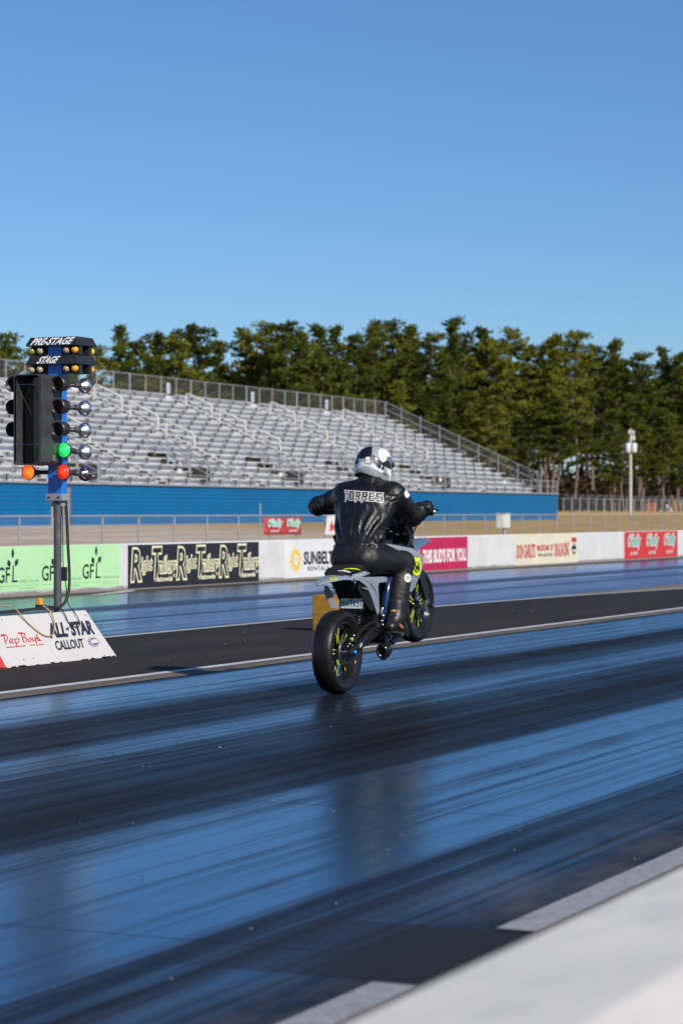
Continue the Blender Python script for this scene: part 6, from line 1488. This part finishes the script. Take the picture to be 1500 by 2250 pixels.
for k, (pts, m_) in enumerate((
    ([(405, 210), (480, 165), (600, 125), (665, 140), (600, 230), (640, 470), (500, 430), (300, 435), (265, 430), (285, 340), (330, 265)], h_blk),
    ([(240, 470), (290, 445), (305, 500), (380, 570), (320, 565), (220, 580)], h_blk),
    ([(340, 525), (440, 500), (545, 630), (440, 640), (330, 690), (260, 740), (235, 700), (250, 640), (380, 575)], h_lt),
    ([(665, 340), (825, 390), (840, 440), (925, 530), (1000, 450), (1120, 545), (1140, 720), (1060, 680), (970, 625), (945, 735), (815, 680), (700, 540)], h_blk),
    ([(815, 240), (870, 185), (960, 190), (1060, 250), (1160, 380), (1165, 415), (1060, 370), (925, 530), (840, 440)], h_wht),
    ([(1000, 450), (1060, 372), (1165, 418), (1190, 480), (1185, 540), (1120, 545)], h_dk),
    ([(700, 545), (815, 685), (950, 745), (940, 800), (900, 800), (720, 700), (540, 632), (500, 580), (600, 600)], h_lt),
    ([(1035, 670), (1140, 720), (1130, 800), (1070, 860), (1035, 760)], h_wht),
    ([(905, 800), (950, 775), (1065, 860), (1010, 885)], h_dk),
    ([(1095, 830), (1135, 800), (1125, 960), (1080, 1050), (1065, 1045), (1085, 940)], h_wht))):
    decal([[ch(*p) for p in pts]], ht, m_, helmet, 'painted_shard', 0.0012 + 0.00012 * k, 1.5)
decal([[ch(*p) for p in ((505, 395), (612, 395), (605, 440), (600, 540), (495, 540), (500, 440))]], ht, h_wht, helmet, 'safety_sticker', 0.003, 1.5)
decal(px_text_mesh('DOT', ch(515, 505), ch(592, 500), ch(515, 462)), ht, M['ink'], helmet, 'lettering', 0.004, 1.5)
decal([[ch(*p) for p in ((880, 600), (910, 600), (915, 660), (890, 665))]], ht, h_lt, helmet, 'small_mark', 0.003, 1.5)
decal([[ch(*p) for p in ((835, 690), (862, 668), (898, 705), (870, 728))]], ht, h_lt, helmet, 'small_mark', 0.003, 1.5)
# surname across the shoulders, patches
jt = bvh_of(jacket)
j_white = mat('patch_white', (0.72, 0.70, 0.66), 0.6); j_black = mat('patch_black', (0.012, 0.012, 0.012), 0.4)
def cj(x, y): return (640 + x / 4.1667, 960 + y / 4.1667)
# angular letters, each drawn from its outline (white edge, black face)
LET = {'T': [(0, 1), (1, 1), (1, .80), (.66, .80), (.60, .0), (.36, -.18), (.34, .80), (0, .80)],
       'O': [(.12, 1), (.88, 1), (1, .86), (1, .14), (.88, 0), (.12, 0), (0, .14), (0, .86)],
       'R': [(0, 1), (.86, 1), (1, .86), (1, .50), (.80, .38), (1.02, 0), (.70, 0), (.46, .36), (.32, .36), (.30, .0), (.02, -.2)],
       'E': [(0, 1), (1, 1), (.96, .78), (.34, .78), (.34, .60), (.90, .60), (.88, .40), (.34, .40), (.34, .22), (1, .22), (.98, 0), (0, 0)],
       'S': [(.14, 1), (1, 1), (.94, .76), (.34, .76), (.34, .62), (.88, .62), (1, .50), (1, .02), (.84, -.14), (.0, .0), (.02, .22), (.66, .20), (.66, .40), (.14, .40), (0, .52), (0, .88)]}
HOLE = {'O': [(.36, .78), (.64, .78), (.64, .22), (.36, .22)], 'R': [(.34, .78), (.66, .78), (.66, .58), (.34, .58)]}
word = 'TORRES'; x_at = [485, 525, 583, 640, 704, 770, 843]
def lp(i, x, y, e=0.0):
    xa, xb = x_at[i] + 3 - e, x_at[i + 1] - 5 + e
    X_ = xa + (xb - xa) * x; t = (X_ - 485) / 358.0
    return cj(X_ + 4 * (y - .5), (575 + 18 * t) - (88 - 14 * t * 0.6) * y + 3)
def ring_strokes(pts, w):
    out = []; n = len(pts)
    for k in range(n):
        (ax, ay), (bx_, by) = pts[k], pts[(k + 1) % n]; dx, dy = bx_ - ax, by - ay; L_ = math.hypot(dx, dy)
        if L_ < 1e-6: continue
        nx, ny, ex, ey = -dy / L_ * w / 2, dx / L_ * w / 2, dx / L_ * w / 2, dy / L_ * w / 2
        out.append([(ax + nx - ex, ay + ny - ey), (bx_ + nx + ex, by + ny + ey), (bx_ - nx + ex, by - ny + ey), (ax - nx - ex, ay - ny - ey)])
    return out
for i, chh in enumerate(word):
    outs = ring_strokes([lp(i, x, y, 1.5) for x, y in LET[chh]], 1.7)
    if chh in HOLE: outs += ring_strokes([lp(i, x, y) for x, y in HOLE[chh]], 1.0)
    decal(outs, jt, j_white, jacket, 'name_lettering', 0.003, 1.0)
decal([oval2(893.5, 1085, 6, 9, 16)], jt, j_white, jacket, 'shoulder_patch', 0.003, 1.0)
pt = bvh_of(person)
decal([oval2(895, 1270, 7.6, 9.5, 18)], pt, j_white, person, 'knee_patch', 0.003, 1.0)
decal([[(890, 1266.5), (900, 1268), (900, 1269.5), (890, 1268)], [(890, 1271), (897, 1272), (897, 1273.5), (890, 1272.5)]], pt, M['ink'], person, 'patch_mark', 0.005, 1.0)
for o in list(bpy.data.objects):
    if o.type == 'MESH': o.data.update()
